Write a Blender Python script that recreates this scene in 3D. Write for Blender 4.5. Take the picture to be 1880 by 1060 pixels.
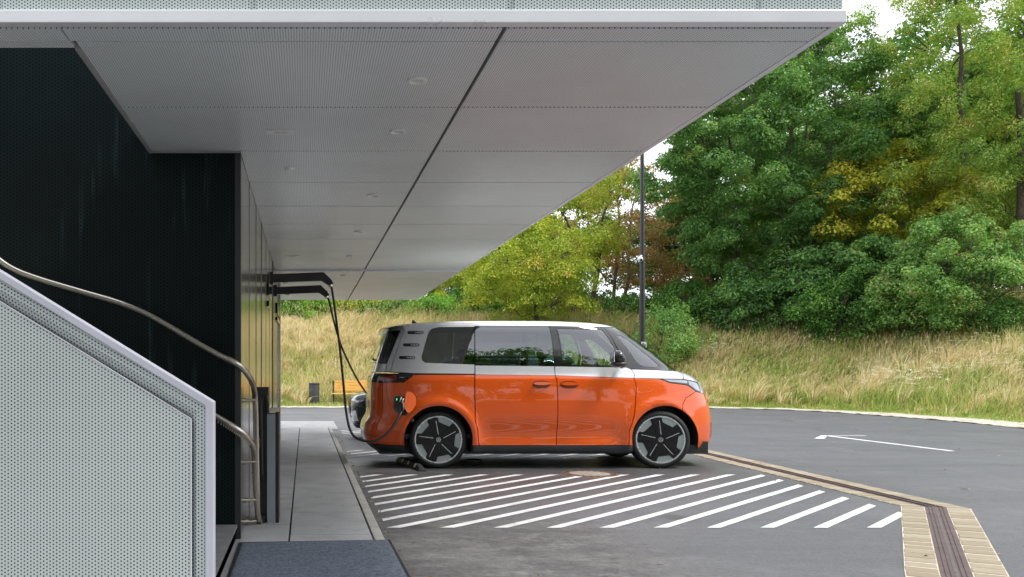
import bpy, math, random
import numpy as np
from mathutils import Vector, Matrix
from mathutils.geometry import delaunay_2d_cdt
R = math.radians
for o in list(bpy.data.objects): bpy.data.objects.remove(o)
scene = bpy.context.scene
COL = scene.collection
# ---------------------------------------------------------------- camera
F = 1600.0; VX, VY, EYE = 560.0, 683.0, 1.3
cam = bpy.data.cameras.new('camera'); camo = bpy.data.objects.new('camera', cam); COL.objects.link(camo)
camo.location = (0, 0, EYE); camo.rotation_euler = (R(90), 0, 0)
cam.sensor_width = 36; cam.lens = F/1880*36
cam.shift_x = (940-VX)/1880; cam.shift_y = (VY-530)/1880
cam.clip_start = .05; cam.clip_end = 1000
scene.camera = camo
def W(px, py, Y): return ((px-VX)*Y/F, Y, EYE-(py-VY)*Y/F)
def G(px, py, z=0.0):
    Y = (EYE-z)*F/(py-VY); return ((px-VX)*Y/F, Y)
# ---------------------------------------------------------------- light
SUN_EL, SUN_AZ = R(57), R(103)          # azimuth measured clockwise from +Y
world = bpy.data.worlds.new('World'); scene.world = world; world.use_nodes = True
nt = world.node_tree; bg = nt.nodes['Background']
sky = nt.nodes.new('ShaderNodeTexSky'); sky.sky_type = 'NISHITA'; sky.sun_disc = False
sky.sun_elevation = SUN_EL; sky.sun_rotation = SUN_AZ; sky.dust_density = 3; sky.air_density = 1
hs = nt.nodes.new('ShaderNodeHueSaturation'); hs.inputs['Saturation'].default_value = .55; hs.inputs['Value'].default_value = .75
nt.links.new(sky.outputs[0], hs.inputs['Color'])
tc = nt.nodes.new('ShaderNodeTexCoord'); mp = nt.nodes.new('ShaderNodeMapping'); mp.inputs['Scale'].default_value = (1, 1, 2.6)
nz = nt.nodes.new('ShaderNodeTexNoise'); nz.inputs['Scale'].default_value = 1.7; nz.inputs['Detail'].default_value = 6
rp = nt.nodes.new('ShaderNodeValToRGB'); rp.color_ramp.elements[0].position = .3; rp.color_ramp.elements[1].position = .62
rp.color_ramp.elements[0].color = (.45, .45, .45, 1); rp.color_ramp.elements[1].color = (1, 1, 1, 1)
mx = nt.nodes.new('ShaderNodeMixRGB'); mx.inputs[2].default_value = (9.3, 9.55, 10.2, 1)
nt.links.new(tc.outputs['Generated'], mp.inputs[0]); nt.links.new(mp.outputs[0], nz.inputs[0]); nt.links.new(nz.outputs[0], rp.inputs[0])
nt.links.new(rp.outputs[0], mx.inputs[0]); nt.links.new(hs.outputs[0], mx.inputs[1]); nt.links.new(mx.outputs[0], bg.inputs[0])
bg.inputs[1].default_value = .1
sun = bpy.data.lights.new('sun', 'SUN'); sun.energy = 1.5; sun.angle = R(12); sun.color = (1, .95, .87)
suno = bpy.data.objects.new('sun', sun); COL.objects.link(suno)
sd = Vector((math.sin(SUN_AZ)*math.cos(SUN_EL), math.cos(SUN_AZ)*math.cos(SUN_EL), math.sin(SUN_EL)))
suno.rotation_euler = (-sd).to_track_quat('-Z', 'Y').to_euler(); suno.location = sd*60
scene.view_settings.view_transform = 'Standard'; scene.view_settings.look = 'None'
scene.view_settings.exposure = 1.1; scene.view_settings.gamma = 1
scene.render.engine = 'CYCLES'
scene.cycles.max_bounces = 8; scene.cycles.transparent_max_bounces = 12
scene.cycles.diffuse_bounces = 4; scene.cycles.glossy_bounces = 4; scene.cycles.transmission_bounces = 4

# ---------------------------------------------------------------- materials
class N:
    """small node-graph helper"""
    def __init__(s, name):
        s.m = bpy.data.materials.new(name); s.m.use_nodes = True; s.t = s.m.node_tree; s.t.nodes.clear()
        s.out = s.t.nodes.new('ShaderNodeOutputMaterial')
    def n(s, typ, ins={}, **kw):
        nd = s.t.nodes.new('ShaderNode'+typ)
        for k, v in kw.items(): setattr(nd, k, v)
        for k, v in ins.items(): s.put(nd, k, v)
        return nd
    def put(s, nd, k, v):
        if isinstance(v, bpy.types.NodeSocket): s.t.links.new(v, nd.inputs[k])
        elif isinstance(v, bpy.types.Node): s.t.links.new(v.outputs[0], nd.inputs[k])
        else: nd.inputs[k].default_value = v
    def math(s, op, a, b=0.0, c=0.0): return s.n('Math', {0: a, 1: b, 2: c}, operation=op).outputs[0]
    def pos(s, kind='Object'):
        if kind == 'World': return s.n('NewGeometry').outputs['Position']
        return s.n('TexCoord').outputs[kind]
    def noise(s, scale, detail=4, vec=None, rough=.55, sc=None):
        v = vec or s.pos()
        if sc: v = s.n('Mapping', {0: v, 'Scale': sc}).outputs[0]
        return s.n('TexNoise', {'Vector': v, 'Scale': scale, 'Detail': detail, 'Roughness': rough}).outputs[0]
    def ramp(s, fac, stops, interp='LINEAR'):
        r = s.n('ValToRGB', {0: fac}); cr = r.color_ramp; cr.interpolation = interp
        while len(cr.elements) < len(stops): cr.elements.new(.5)
        for e, (p, c) in zip(cr.elements, stops):
            e.position = p; e.color = (c, c, c, 1) if isinstance(c, (int, float)) else (*c, 1)
        return r.outputs[0]
    def mix(s, f, a, b, mode='MIX'):
        a = (*a, 1) if isinstance(a, tuple) and len(a) == 3 else a; b = (*b, 1) if isinstance(b, tuple) and len(b) == 3 else b
        return s.n('MixRGB', {0: f, 1: a, 2: b}, blend_type=mode).outputs[0]
    def bsdf(s, **k):
        p = s.n('BsdfPrincipled')
        for a, v in k.items():
            a = {'color': 'Base Color', 'rough': 'Roughness', 'metal': 'Metallic', 'normal': 'Normal', 'coat': 'Coat Weight', 'coatr': 'Coat Roughness', 'coatior': 'Coat IOR',
                 'spec': 'Specular IOR Level', 'emit': 'Emission Color', 'emits': 'Emission Strength', 'aniso': 'Anisotropic'}[a]
            if isinstance(v, tuple) and len(v) == 3: v = (*v, 1)
            s.put(p, a, v)
        return p
    def bump(s, h, strength=.2, dist=.01): return s.n('Bump', {'Height': h, 'Strength': strength, 'Distance': dist}).outputs[0]
    def fin(s, sh):
        s.t.links.new(sh.outputs[0], s.out.inputs[0]); return s.m

def M(name, color, rough=.5, metal=0.0, var=.15, scale=6, bump=0.0, bscale=60, **k):
    g = N(name); nz = g.noise(scale)
    lo = tuple(c*(1-var) for c in color); hi = tuple(min(1, c*(1+var)) for c in color)
    c = g.ramp(nz, [(.3, lo), (.7, hi)])
    r = g.ramp(g.noise(scale*2.3), [(.3, max(0, rough*.85)), (.7, min(1, rough*1.15))])
    kw = dict(k)
    if bump: kw['normal'] = g.bump(g.noise(bscale), bump, .004)
    return g.fin(g.bsdf(color=c, rough=r, metal=metal, **kw))

def hexholes(g, ax, pitch, r, soft=.12, vec=None):
    """0 in a hole, 1 on the sheet: staggered round perforations; ax = the two in-plane axes, second one along the close-packed rows"""
    sp = g.n('SeparateXYZ', {0: vec or g.pos('World')}); u = sp.outputs[ax[0]]; v = sp.outputs[ax[1]]
    A = pitch*math.sqrt(3); ds = []
    for o in (0, .5):
        a = g.math('MULTIPLY', g.math('SUBTRACT', g.math('FRACT', g.math('ADD', g.math('DIVIDE', u, A), o)), .5), A)
        b = g.math('MULTIPLY', g.math('SUBTRACT', g.math('FRACT', g.math('ADD', g.math('DIVIDE', v, pitch), o)), .5), pitch)
        ds.append(g.math('SQRT', g.math('ADD', g.math('MULTIPLY', a, a), g.math('MULTIPLY', b, b))))
    d = g.math('MINIMUM', *ds)
    return g.n('MapRange', {0: d, 1: r*(1-soft), 2: r*(1+soft), 3: 0.0, 4: 1.0}).outputs[0]

def perforated(name, color, ax, pitch=.0156, r=.0031, rough=.4, metal=0.0, hole=(.012, .014, .014), var=.06, streak=None, bumpy=.0, coat=0):
    g = N(name); h = hexholes(g, ax, pitch, r)
    nz = g.noise(1.3, 5, g.pos('World'))
    c = g.ramp(nz, [(.3, tuple(x*(1-var) for x in color)), (.7, tuple(x*(1+var) for x in color))])
    if streak:
        st = g.noise(3.0, 4, g.pos('World'), sc=(6, 6, .35)); st2 = g.noise(1.5, 3, g.pos('World'), sc=(1.4, 1.4, .5))
        sf = g.math('MULTIPLY', g.ramp(st, [(.62, 0.0), (.78, 1.0)]), g.ramp(st2, [(.4, .1), (.65, 1.0)]))
        c = g.mix(sf, c, streak)
    col = g.mix(h, hole, c)
    kw = {}
    if bumpy: kw['normal'] = g.bump(g.noise(.9, 3, g.pos('World')), bumpy, .02)
    if coat: kw['coat'] = g.math('MULTIPLY', h, coat); kw['coatr'] = .16; kw['coatior'] = 2.0
    rr = g.math('SUBTRACT', 1.0, g.math('MULTIPLY', h, 1-rough))
    mm = g.math('MULTIPLY', h, metal)
    return g.fin(g.bsdf(color=col, rough=rr, metal=mm, **kw))

def leafmat(name, stops, trans=.35, rough=.5, nscale=.55):
    g = N(name); geo = g.n('NewGeometry'); rnd = geo.outputs['Random Per Island']
    nz = g.noise(nscale, 3)
    f = g.math('ADD', g.math('MULTIPLY', rnd, .62), g.math('SUBTRACT', g.math('MULTIPLY', nz, 1.5), .58))
    c = g.ramp(f, stops)
    p = g.bsdf(color=c, rough=rough, spec=.35)
    tr = g.n('BsdfTranslucent', {0: g.mix(1.0, c, (1.25, 1.35, .55), 'MULTIPLY')})
    return g.fin(g.n('MixShader', {0: trans, 1: p, 2: tr}))

def glassmat(name, tint, refl=1.55, rough=.0):
    g = N(name)
    fr = g.n('Fresnel', {'IOR': refl}); gl = g.n('BsdfGlossy', {0: (.95, .97, 1, 1), 1: rough})
    tr = g.n('BsdfTransparent', {0: (*tint, 1)})
    f = g.math('MINIMUM', g.math('ADD', g.math('MULTIPLY', fr.outputs[0], 1.5), .07), 1.0)
    return g.fin(g.n('MixShader', {0: f, 1: tr, 2: gl}))

# ---------------------------------------------------------------- object helpers
def tag(o, label=None, cat=None, group=None, kind=None):
    if label: o['label'] = label
    if cat: o['category'] = cat
    if group: o['group'] = group
    if kind: o['kind'] = kind
    return o
def thing(name, label, cat, loc=(0, 0, 0), group=None):
    o = bpy.data.objects.new(name, None); COL.objects.link(o); o.location = loc; o.empty_display_size = .1
    return tag(o, label, cat, group)
def wl(o):
    v = Vector((0, 0, 0))
    while o is not None: v += o.location; o = o.parent
    return v
def copy_tree(o, parent=None):
    c = o.copy(); COL.objects.link(c); c.parent = parent
    for ch in o.children: copy_tree(ch, c)
    return c
class MB:
    def __init__(s): s.v = []; s.f = []; s.mi = []; s.m = 0
    def add(s, vs, fs):
        b = len(s.v); s.v += [tuple(p) for p in vs]; s.f += [tuple(i+b for i in f) for f in fs]; s.mi += [s.m]*len(fs); return s
    def box(s, x0, x1, y0, y1, z0, z1, rot=None, piv=None):
        vs = [(x, y, z) for x in (x0, x1) for y in (y0, y1) for z in (z0, z1)]
        if rot is not None:
            piv = Vector(piv if piv is not None else ((x0+x1)/2, (y0+y1)/2, (z0+z1)/2))
            vs = [tuple(rot @ (Vector(p)-piv)+piv) for p in vs]
        return s.add(vs, [(0, 1, 3, 2), (4, 6, 7, 5), (0, 4, 5, 1), (2, 3, 7, 6), (0, 2, 6, 4), (1, 5, 7, 3)])
    def prism(s, poly, d, u, v, o=(0, 0, 0), w=None):
        """extrude 2D poly (in axes u,v from origin o) by vector d"""
        o = Vector(o); u = Vector(u); v = Vector(v); d = Vector(d); n = len(poly)
        a = [o+u*p[0]+v*p[1] for p in poly]; vs = a+[p+d for p in a]
        fs = [tuple(range(n))[::-1], tuple(range(n, 2*n))]+[(i, (i+1) % n, n+(i+1) % n, n+i) for i in range(n)]
        return s.add(vs, fs)
    def tube(s, pts, r, seg=10, cap=True):
        pts = [Vector(p) for p in pts]; n = len(pts); rr = r if isinstance(r, (list, tuple)) else [r]*n
        vs = []; up = Vector((0, 0, 1)); px = None
        for i, p in enumerate(pts):
            t = (pts[min(i+1, n-1)]-pts[max(i-1, 0)]).normalized()
            if px is None: px = t.orthogonal().normalized()
            px = (px-t*px.dot(t)).normalized(); py = t.cross(px)
            for k in range(seg):
                a = 2*math.pi*k/seg; vs.append(p+(px*math.cos(a)+py*math.sin(a))*rr[i])
        fs = [(i*seg+k, i*seg+(k+1) % seg, (i+1)*seg+(k+1) % seg, (i+1)*seg+k) for i in range(n-1) for k in range(seg)]
        if cap: fs += [tuple(range(seg))[::-1], tuple((n-1)*seg+k for k in range(seg))]
        return s.add(vs, fs)
    def lathe(s, prof, c, axis='z', seg=32):
        """prof: (r, h) pairs revolved round axis through c"""
        vs = []; fs = []
        for r, h in prof:
            for k in range(seg):
                a = 2*math.pi*k/seg; q = (r*math.cos(a), r*math.sin(a))
                p = (q[0], q[1], h) if axis == 'z' else (q[0], h, q[1]) if axis == 'y' else (h, q[0], q[1])
                vs.append((p[0]+c[0], p[1]+c[1], p[2]+c[2]))
        for i in range(len(prof)-1):
            for k in range(seg): fs.append((i*seg+k, i*seg+(k+1) % seg, (i+1)*seg+(k+1) % seg, (i+1)*seg+k))
        fs.append(tuple(range(seg))[::-1]); fs.append(tuple((len(prof)-1)*seg+k for k in range(seg)))
        return s.add(vs, fs)
    def build(s, name, mats, parent=None, smooth=False, bevel=0, autos=None):
        if not isinstance(mats, (list, tuple)): mats = [mats]
        off = wl(parent) if parent else Vector((0, 0, 0))
        me = bpy.data.meshes.new(name)
        me.from_pydata([(p[0]-off.x, p[1]-off.y, p[2]-off.z) for p in s.v], [], s.f)
        for m in mats: me.materials.append(m)
        me.polygons.foreach_set('material_index', s.mi)
        import bmesh
        bm = bmesh.new(); bm.from_mesh(me); bmesh.ops.recalc_face_normals(bm, faces=bm.faces); bm.to_mesh(me); bm.free()
        if smooth: me.polygons.foreach_set('use_smooth', [True]*len(me.polygons))
        if smooth and autos: me.set_sharp_from_angle(angle=R(autos))
        me.update()
        o = bpy.data.objects.new(name, me); COL.objects.link(o); o.parent = parent
        if bevel:
            md = o.modifiers.new('bevel', 'BEVEL'); md.width = bevel; md.segments = 2; md.limit_method = 'ANGLE'; md.angle_limit = R(40)
            md.harden_normals = False
        return o
def npmesh(name, V, Fq, mat, parent=None, nv=4, smooth=False):
    """fast mesh from numpy arrays, faces all with nv corners"""
    off = np.array(wl(parent)) if parent else np.zeros(3)
    me = bpy.data.meshes.new(name); V = (V-off).astype(np.float32)
    me.vertices.add(len(V)); me.vertices.foreach_set('co', V.ravel())
    nf = len(Fq); me.loops.add(nf*nv); me.loops.foreach_set('vertex_index', Fq.astype(np.int32).ravel())
    me.polygons.add(nf); me.polygons.foreach_set('loop_start', np.arange(0, nf*nv, nv, dtype=np.int32))
    me.polygons.foreach_set('use_smooth', [smooth]*nf)
    me.update(calc_edges=True); me.materials.append(mat)
    o = bpy.data.objects.new(name, me); COL.objects.link(o); o.parent = parent; return o
def spline(pts, n=8):
    """Catmull-Rom through 3D points"""
    P = [Vector(p) for p in pts]; P = [P[0]*2-P[1]]+P+[P[-1]*2-P[-2]]; out = []
    for i in range(1, len(P)-2):
        for k in range(n):
            t = k/n; a, b, c, d = P[i-1:i+3]
            out.append(.5*((2*b)+(c-a)*t+(2*a-5*b+4*c-d)*t*t+(3*b-a-3*c+d)*t**3))
    out.append(P[-2]); return out
# ================================================================ setting: ground, road, pavement
EDGE = np.array([(-70, 31.3), (-10, 31.2), (6, 31.3), (12, 31.2), (14.6, 31.0), (16.0, 30.2), (16.8, 28.6), (17.1, 26.3), (17.05, 22.9), (16.5, 20), (15.7, 16), (14.8, 10), (14.2, 0), (14, -18), (-70, -18)])
def edge_dist(P):
    """signed distance to the road outline, positive outside"""
    d = np.full(len(P), 1e9); ins = np.zeros(len(P), bool); n = len(EDGE)
    for i in range(n):
        a = EDGE[i]; b = EDGE[(i+1) % n]; ab = b-a
        t = np.clip(((P-a)@ab)/(ab@ab), 0, 1); q = a+t[:, None]*ab; d = np.minimum(d, np.hypot(*(P-q).T))
        c = ((a[1] > P[:, 1]) != (b[1] > P[:, 1])); 
        with np.errstate(divide='ignore', invalid='ignore'):
            xi = a[0]+(P[:, 1]-a[1])*(b[0]-a[0])/(b[1]-a[1] if b[1] != a[1] else 1e-9)
        ins ^= (c & (P[:, 0] < xi))
    return np.where(ins, -d, d)
def wob(x, y, s, seed):
    r = np.random.RandomState(seed); v = 0
    for k in range(6):
        a = r.uniform(0, 6.28); f = s*r.uniform(.6, 2.2); v = v+np.sin(f*(x*math.cos(a)+y*math.sin(a))+r.uniform(0, 6.28))
    return v/6
def ground_h(x, y):
    x = np.asarray(x, float); y = np.asarray(y, float)
    d = edge_dist(np.stack([x.ravel(), y.ravel()], 1)).reshape(x.shape)
    t = np.clip((d-2.6)/13.0, 0, 1); s = t*t*(3-2*t)*.55+t*.45
    front = np.clip((y+5)/20, 0.12, 1)
    h = 3.8*s*front+.22*wob(x, y, .35, 3)*np.clip((d-2)/4, 0, 1)
    return np.where(d < 0, -.012, h-.006)
gx = np.concatenate([np.arange(-260, -30, 12), np.arange(-30, 60, .75), np.arange(60, 300, 12)])
gy = np.concatenate([np.arange(-120, 15, 5), np.arange(15, 75, .75), np.arange(75, 330, 12)])
X, Y = np.meshgrid(gx, gy, indexing='ij'); Z = ground_h(X, Y)
ny = len(gy); ii = np.arange(len(gx)-1)[:, None]*ny+np.arange(ny-1)[None]
Fq = np.stack([ii, ii+ny, ii+ny+1, ii+1], -1).reshape(-1, 4)
g = N('ground_soil'); p = g.pos('World')
c = g.ramp(g.noise(1.2, 8, p), [(.3, (.20, .165, .08)), (.5, (.30, .26, .13)), (.7, (.17, .20, .07))])
c = g.mix(g.ramp(g.noise(14, 5, p), [(.35, 0.0), (.7, .6)]), c, (.24, .2, .11))
soil = g.fin(g.bsdf(color=c, rough=.95, normal=g.bump(g.noise(25, 6, p), .7, .05)))
tag(npmesh('ground', np.stack([X.ravel(), Y.ravel(), Z.ravel()], 1), Fq, soil, smooth=True), kind='structure')

# asphalt sheet, wavy outline resampled
def resample(P, step):
    out = []
    for a, b in zip(P[:-1], P[1:]):
        L = np.hypot(*(b-a)); k = max(1, int(L/step)); out += [a+(b-a)*i/k for i in range(k)]
    return np.array(out+[P[-1]])
E2 = resample(EDGE[:14], .35)
for _ in range(3): E2[1:-1] = (E2[:-2]+E2[1:-1]*2+E2[2:])/4
E2n = E2.copy(); E2n[:, 1] += .02*wob(E2[:, 0], E2[:, 1], 5, 8); E2n[:, 0] += .02*wob(E2[:, 0], E2[:, 1], 5, 9)
g = N('asphalt'); p = g.pos('World'); sp = g.n('SeparateXYZ', {0: p})
grain = g.n('TexVoronoi', {'Vector': p, 'Scale': 120.0}); gn = g.noise(45, 8, p, .7)
# newer smooth asphalt
c1 = g.ramp(g.noise(.55, 7, p, .6), [(.28, (.066, .071, .082)), (.5, (.086, .091, .103)), (.72, (.108, .113, .125))])
# older greyer asphalt nearest the camera: X + wobble < 3, Y + wobble < 8
wn = g.noise(.8, 5, p)
my = g.n('MapRange', {0: g.math('ADD', sp.outputs[1], g.math('MULTIPLY', g.math('SUBTRACT', wn, .5), 2.4)), 1: 6.9, 2: 8.3, 3: 1.0, 4: 0.0}).outputs[0]
mxx = g.n('MapRange', {0: g.math('ADD', sp.outputs[0], g.math('MULTIPLY', g.math('SUBTRACT', wn, .5), 2.0)), 1: 2.3, 2: 3.1, 3: 1.0, 4: 0.0}).outputs[0]
old = g.math('MULTIPLY', my, mxx)
c2 = g.ramp(g.noise(2.4, 9, p, .75, (1, 1.8, 1)), [(.38, (.055, .054, .054)), (.5, (.125, .123, .122)), (.62, (.25, .245, .24))])
c2 = g.mix(g.ramp(g.noise(13, 6, p, .75), [(.44, .65), (.54, 0.0)]), c2, (.045, .045, .045))
c2 = g.mix(g.ramp(g.noise(.9, 4, p), [(.45, 0.0), (.6, .35)]), c2, (.24, .235, .22))
c1 = g.mix(g.ramp(g.noise(9, 7, p, .8), [(.42, .5), (.56, 0.0)]), c1, (.058, .06, .066))
c = g.mix(g.math('MULTIPLY', old, .95), c1, c2)
# wear patches and a dark band round the van: wet asphalt plus painted contact shadow
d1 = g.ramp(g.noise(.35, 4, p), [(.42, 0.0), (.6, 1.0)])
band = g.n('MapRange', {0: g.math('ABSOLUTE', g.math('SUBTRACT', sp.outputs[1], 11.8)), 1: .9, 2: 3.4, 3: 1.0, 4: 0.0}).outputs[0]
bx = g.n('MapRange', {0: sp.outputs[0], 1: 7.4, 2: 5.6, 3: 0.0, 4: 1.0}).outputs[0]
damp_shade = g.math('MULTIPLY', g.math('MULTIPLY', band, bx), g.ramp(g.noise(1.3, 5, p), [(.25, .35), (.6, 1.0)]))
c = g.mix(g.math('MULTIPLY', damp_shade, .8), c, (.040, .035, .036))
cr = g.ramp(g.noise(1.1, 6, p, .65), [(.46, 0.0), (.6, 1.0)])
c = g.mix(g.math('MULTIPLY', cr, .22), c, (.06, .062, .067))
c = g.mix(g.math('MULTIPLY', g.ramp(gn, [(.42, 0.0), (.66, 1.0)]), .5), c, (.20, .20, .21))
c = g.mix(g.ramp(g.noise(17, 6, p, .7), [(.52, 0.0), (.68, .5)]), c, (.035, .035, .038))
c = g.mix(g.ramp(grain.outputs[0], [(.0, .45), (.25, 0.0)]), c, (.03, .03, .033))
fl = g.n('TexVoronoi', {'Vector': p, 'Scale': 7.0})
c = g.mix(g.ramp(fl.outputs[0], [(.02, .7), (.05, 0.0)]), c, (.3, .28, .25))
rg = g.math('SUBTRACT', g.ramp(g.noise(.7, 5, p), [(.3, .46), (.7, .62)]), g.math('MULTIPLY', damp_shade, .16))
fleck = g.n('TexVoronoi', {'Vector': g.n('Mapping', {0: p, 'Scale': (5, 9, 1)}).outputs[0], 'Scale': 1.0})
c = g.mix(g.math('MULTIPLY', g.ramp(fleck.outputs[0], [(.06, 1.0), (.2, 0.0)]), g.math('ADD', g.math('MULTIPLY', old, .7), g.math('MULTIPLY', g.ramp(g.noise(.6, 4, p), [(.48, 0.0), (.66, .5)]), 1.0))), c, (.03, .03, .033))
tr_ = g.ramp(g.noise(1.0, 5, p, .6, (.25, 2.2, 1)), [(.52, 0.0), (.68, .35)])
c = g.mix(tr_, c, (.05, .051, .055))
tr2 = g.ramp(g.noise(1.7, 7, p, .7), [(.54, 0.0), (.70, .42)])
c = g.mix(tr2, c, (.165, .165, .17))
vor = g.n('TexVoronoi', {'Vector': g.n('VectorMath', {0: p, 1: g.n('VectorMath', {0: g.n('TexNoise', {'Vector': p, 'Scale': 1.5}).outputs['Color'], 'Scale': .9}, operation='SCALE').outputs[0]}, operation='ADD').outputs[0], 'Scale': .22}, feature='DISTANCE_TO_EDGE')
oil = g.n('TexVoronoi', {'Vector': p, 'Scale': .8})
c = g.mix(g.math('MULTIPLY', g.ramp(g.math('ADD', oil.outputs[0], g.math('MULTIPLY', g.noise(8, 5, p), .10)), [(.12, .75), (.22, 0.0)]), g.ramp(g.noise(.7, 2, p), [(.45, 0.0), (.55, 1.0)])), c, (.038, .037, .038))
ck = g.math('MULTIPLY', g.ramp(vor.outputs[0], [(.0, 1.0), (.0035, 0.0)]), g.ramp(g.noise(.5, 3, p), [(.5, 0.0), (.6, .8)]))
c = g.mix(ck, c, (.025, .025, .027))
hgt = g.math('ADD', g.math('MULTIPLY', gn, .6), g.math('MULTIPLY', g.noise(9, 8, p, .8), g.math('ADD', g.math('MULTIPLY', old, 4.5), .5)))
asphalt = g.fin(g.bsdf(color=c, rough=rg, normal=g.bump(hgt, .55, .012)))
vs = [(x, y, 0) for x, y in E2n]+[(-70, -18, 0)]
mb = MB(); mb.add(vs, [tuple(range(len(vs)))[::-1]]); mb.add([(v[0], v[1], -.05) for v in vs]+vs, [(i, i+1, len(vs)+i+1, len(vs)+i) for i in range(len(vs)-1)])
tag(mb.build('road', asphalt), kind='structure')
# gravel verge: strip outside the road edge with ragged outer side
def offset_line(P, d):
    T = np.gradient(P, axis=0); T /= np.hypot(*T.T)[:, None]; return P+np.stack([-T[:, 1], T[:, 0]], 1)*np.asarray(d)[:, None]
E3 = resample(EDGE[1:13], .2)
for _ in range(6): E3[1:-1] = (E3[:-2]+E3[1:-1]*2+E3[2:])/4
rows = []
rs = np.random.RandomState(5); wv = 1.45+.35*wob(E3[:, 0], E3[:, 1], 1.2, 4)+rs.uniform(-.12, .12, len(E3))
for f in (-.06, .25, .5, .75, 1.0):
    q = offset_line(E3, (wv*f if f > 0 else np.full(len(E3), f))); z = .008+np.where(f >= 1, -.012, rs.uniform(0, .022, len(E3)))
    rows.append(np.column_stack([q, np.full(len(q), 0.)+z]))
V = np.concatenate(rows); n = len(E3)
Fq = np.array([(k*n+i, k*n+i+1, (k+1)*n+i+1, (k+1)*n+i) for k in range(4) for i in range(n-1)])
g = N('gravel'); p = g.pos('World'); vo = g.n('TexVoronoi', {'Vector': p, 'Scale': 16.0})
c = g.ramp(vo.outputs['Color'], [(.1, (.30, .26, .21)), (.5, (.50, .45, .38)), (.9, (.62, .58, .52))])
c = g.mix(g.ramp(g.noise(2.2, 5, p), [(.5, 0.0), (.68, .7)]), c, (.22, .23, .1))
gravel = g.fin(g.bsdf(color=c, rough=.95, normal=g.bump(vo.outputs[0], .9, .03)))
tag(npmesh('gravel_verge', V, Fq, gravel, smooth=False), kind='structure')

# pavement slabs beside the building (two rows), kerb strip
PZ = .035
g = N('pavement_concrete'); p = g.pos('World')
c = g.ramp(g.noise(.9, 7, p, .6, (1, .45, 1)), [(.28, (.34, .335, .335)), (.5, (.45, .445, .445)), (.72, (.54, .535, .53))])
c = g.mix(g.ramp(g.noise(60, 3, p), [(.4, 0.0), (.8, .35)]), c, (.25, .25, .25))
c = g.mix(g.ramp(g.noise(2.6, 6, p, .7), [(.50, 0.0), (.68, .5)]), c, (.22, .215, .21))
paving = g.fin(g.bsdf(color=c, rough=.62, normal=g.bump(g.noise(80, 4, p), .15, .003)))
g = N('kerb_concrete'); p = g.pos('World')
c = g.ramp(g.noise(3, 7, p, .65), [(.3, (.33, .325, .30)), (.7, (.47, .46, .43))])
kerbm = g.fin(g.bsdf(color=c, rough=.8, normal=g.bump(g.noise(70, 5, p), .3, .004)))
jm = M('joint_dirt', (.035, .033, .03), .95)
tag(MB().box(-14, .525, 2.0, 19.9, -.04, PZ-.016).build('pavement_bed', jm), kind='structure')
mb = MB(); jt = .007
def slabs(x0, x1, ys):
    for a, b in zip(ys[:-1], ys[1:]): mb.box(x0+jt, x1-jt, a+jt, b-jt, PZ-.012, PZ)
slabs(-.12, .52, [2.1, 4.4, 5.6, 6.78, 7.86, 9.9, 11.4, 13.05, 14.6, 16.2, 17.9, 19.8])
slabs(-.56, -.12, [2.1, 5.0, 7.22, 9.0, 10.7, 12.45, 14.2, 15.9, 17.9, 19.8])
slabs(-1.3, -.56, [2.1, 5, 6.5]); slabs(-1.3, -.56, [16.8, 18.2, 19.8]); slabs(-2.6, -1.3, [16.8, 18.2, 19.8])
tag(mb.build('pavement', paving, bevel=.003), kind='structure')
mb = MB(); y = 2.1
for L in [1.0]*18:
    mb.box(.527, .603, y+.004, y+L-.004, -.05, PZ+.003); y += L
tag(mb.build('kerb', kerbm, bevel=.006), kind='structure')

# painted markings
g = N('road_paint'); p = g.pos('World')
w = g.ramp(g.noise(22, 8, p, .8), [(.34, 0.0), (.44, 1.0)]); w2 = g.ramp(g.noise(2.6, 6, p, .7), [(.34, .55), (.58, 1.0)])
c = g.mix(g.math('MULTIPLY', w, w2), (.22, .22, .225), (.74, .75, .76))
paint = g.fin(g.bsdf(color=c, rough=.6, normal=g.bump(g.noise(90, 4, p), .3, .003)))
def clip_poly(P, a, b, c):
    out = []
    for i in range(len(P)):
        p, q = P[i], P[(i+1) % len(P)]; dp = a*p[0]+b*p[1]-c; dq = a*q[0]+b*q[1]-c
        if dp <= 0: out.append(p)
        if (dp < 0) != (dq < 0) and dp != dq: t = dp/(dp-dq); out.append((p[0]+t*(q[0]-p[0]), p[1]+t*(q[1]-p[1])))
    return out
def hatch(x0, x1, y0, y1, offs, w=.12, name='road_markings'):
    mb = MB(); k = -60
    while k < 80:
        s = offs+k*.444; k += 1
        P = [(s+y0-.0, y0), (s+w+y0, y0), (s+w+y1, y1), (s+y1, y1)]   # 45 degree band
        P = [(a+0, b) for a, b in P]
        P = clip_poly(P, -1, 0, -x0)
        if len(P) > 2: P = clip_poly(P, *x1)
        if len(P) > 2:
            n = len(P); mb.add([(a, b, .004) for a, b in P], [tuple(range(n))])
    return tag(mb.build(name, paint), kind='structure')
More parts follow.
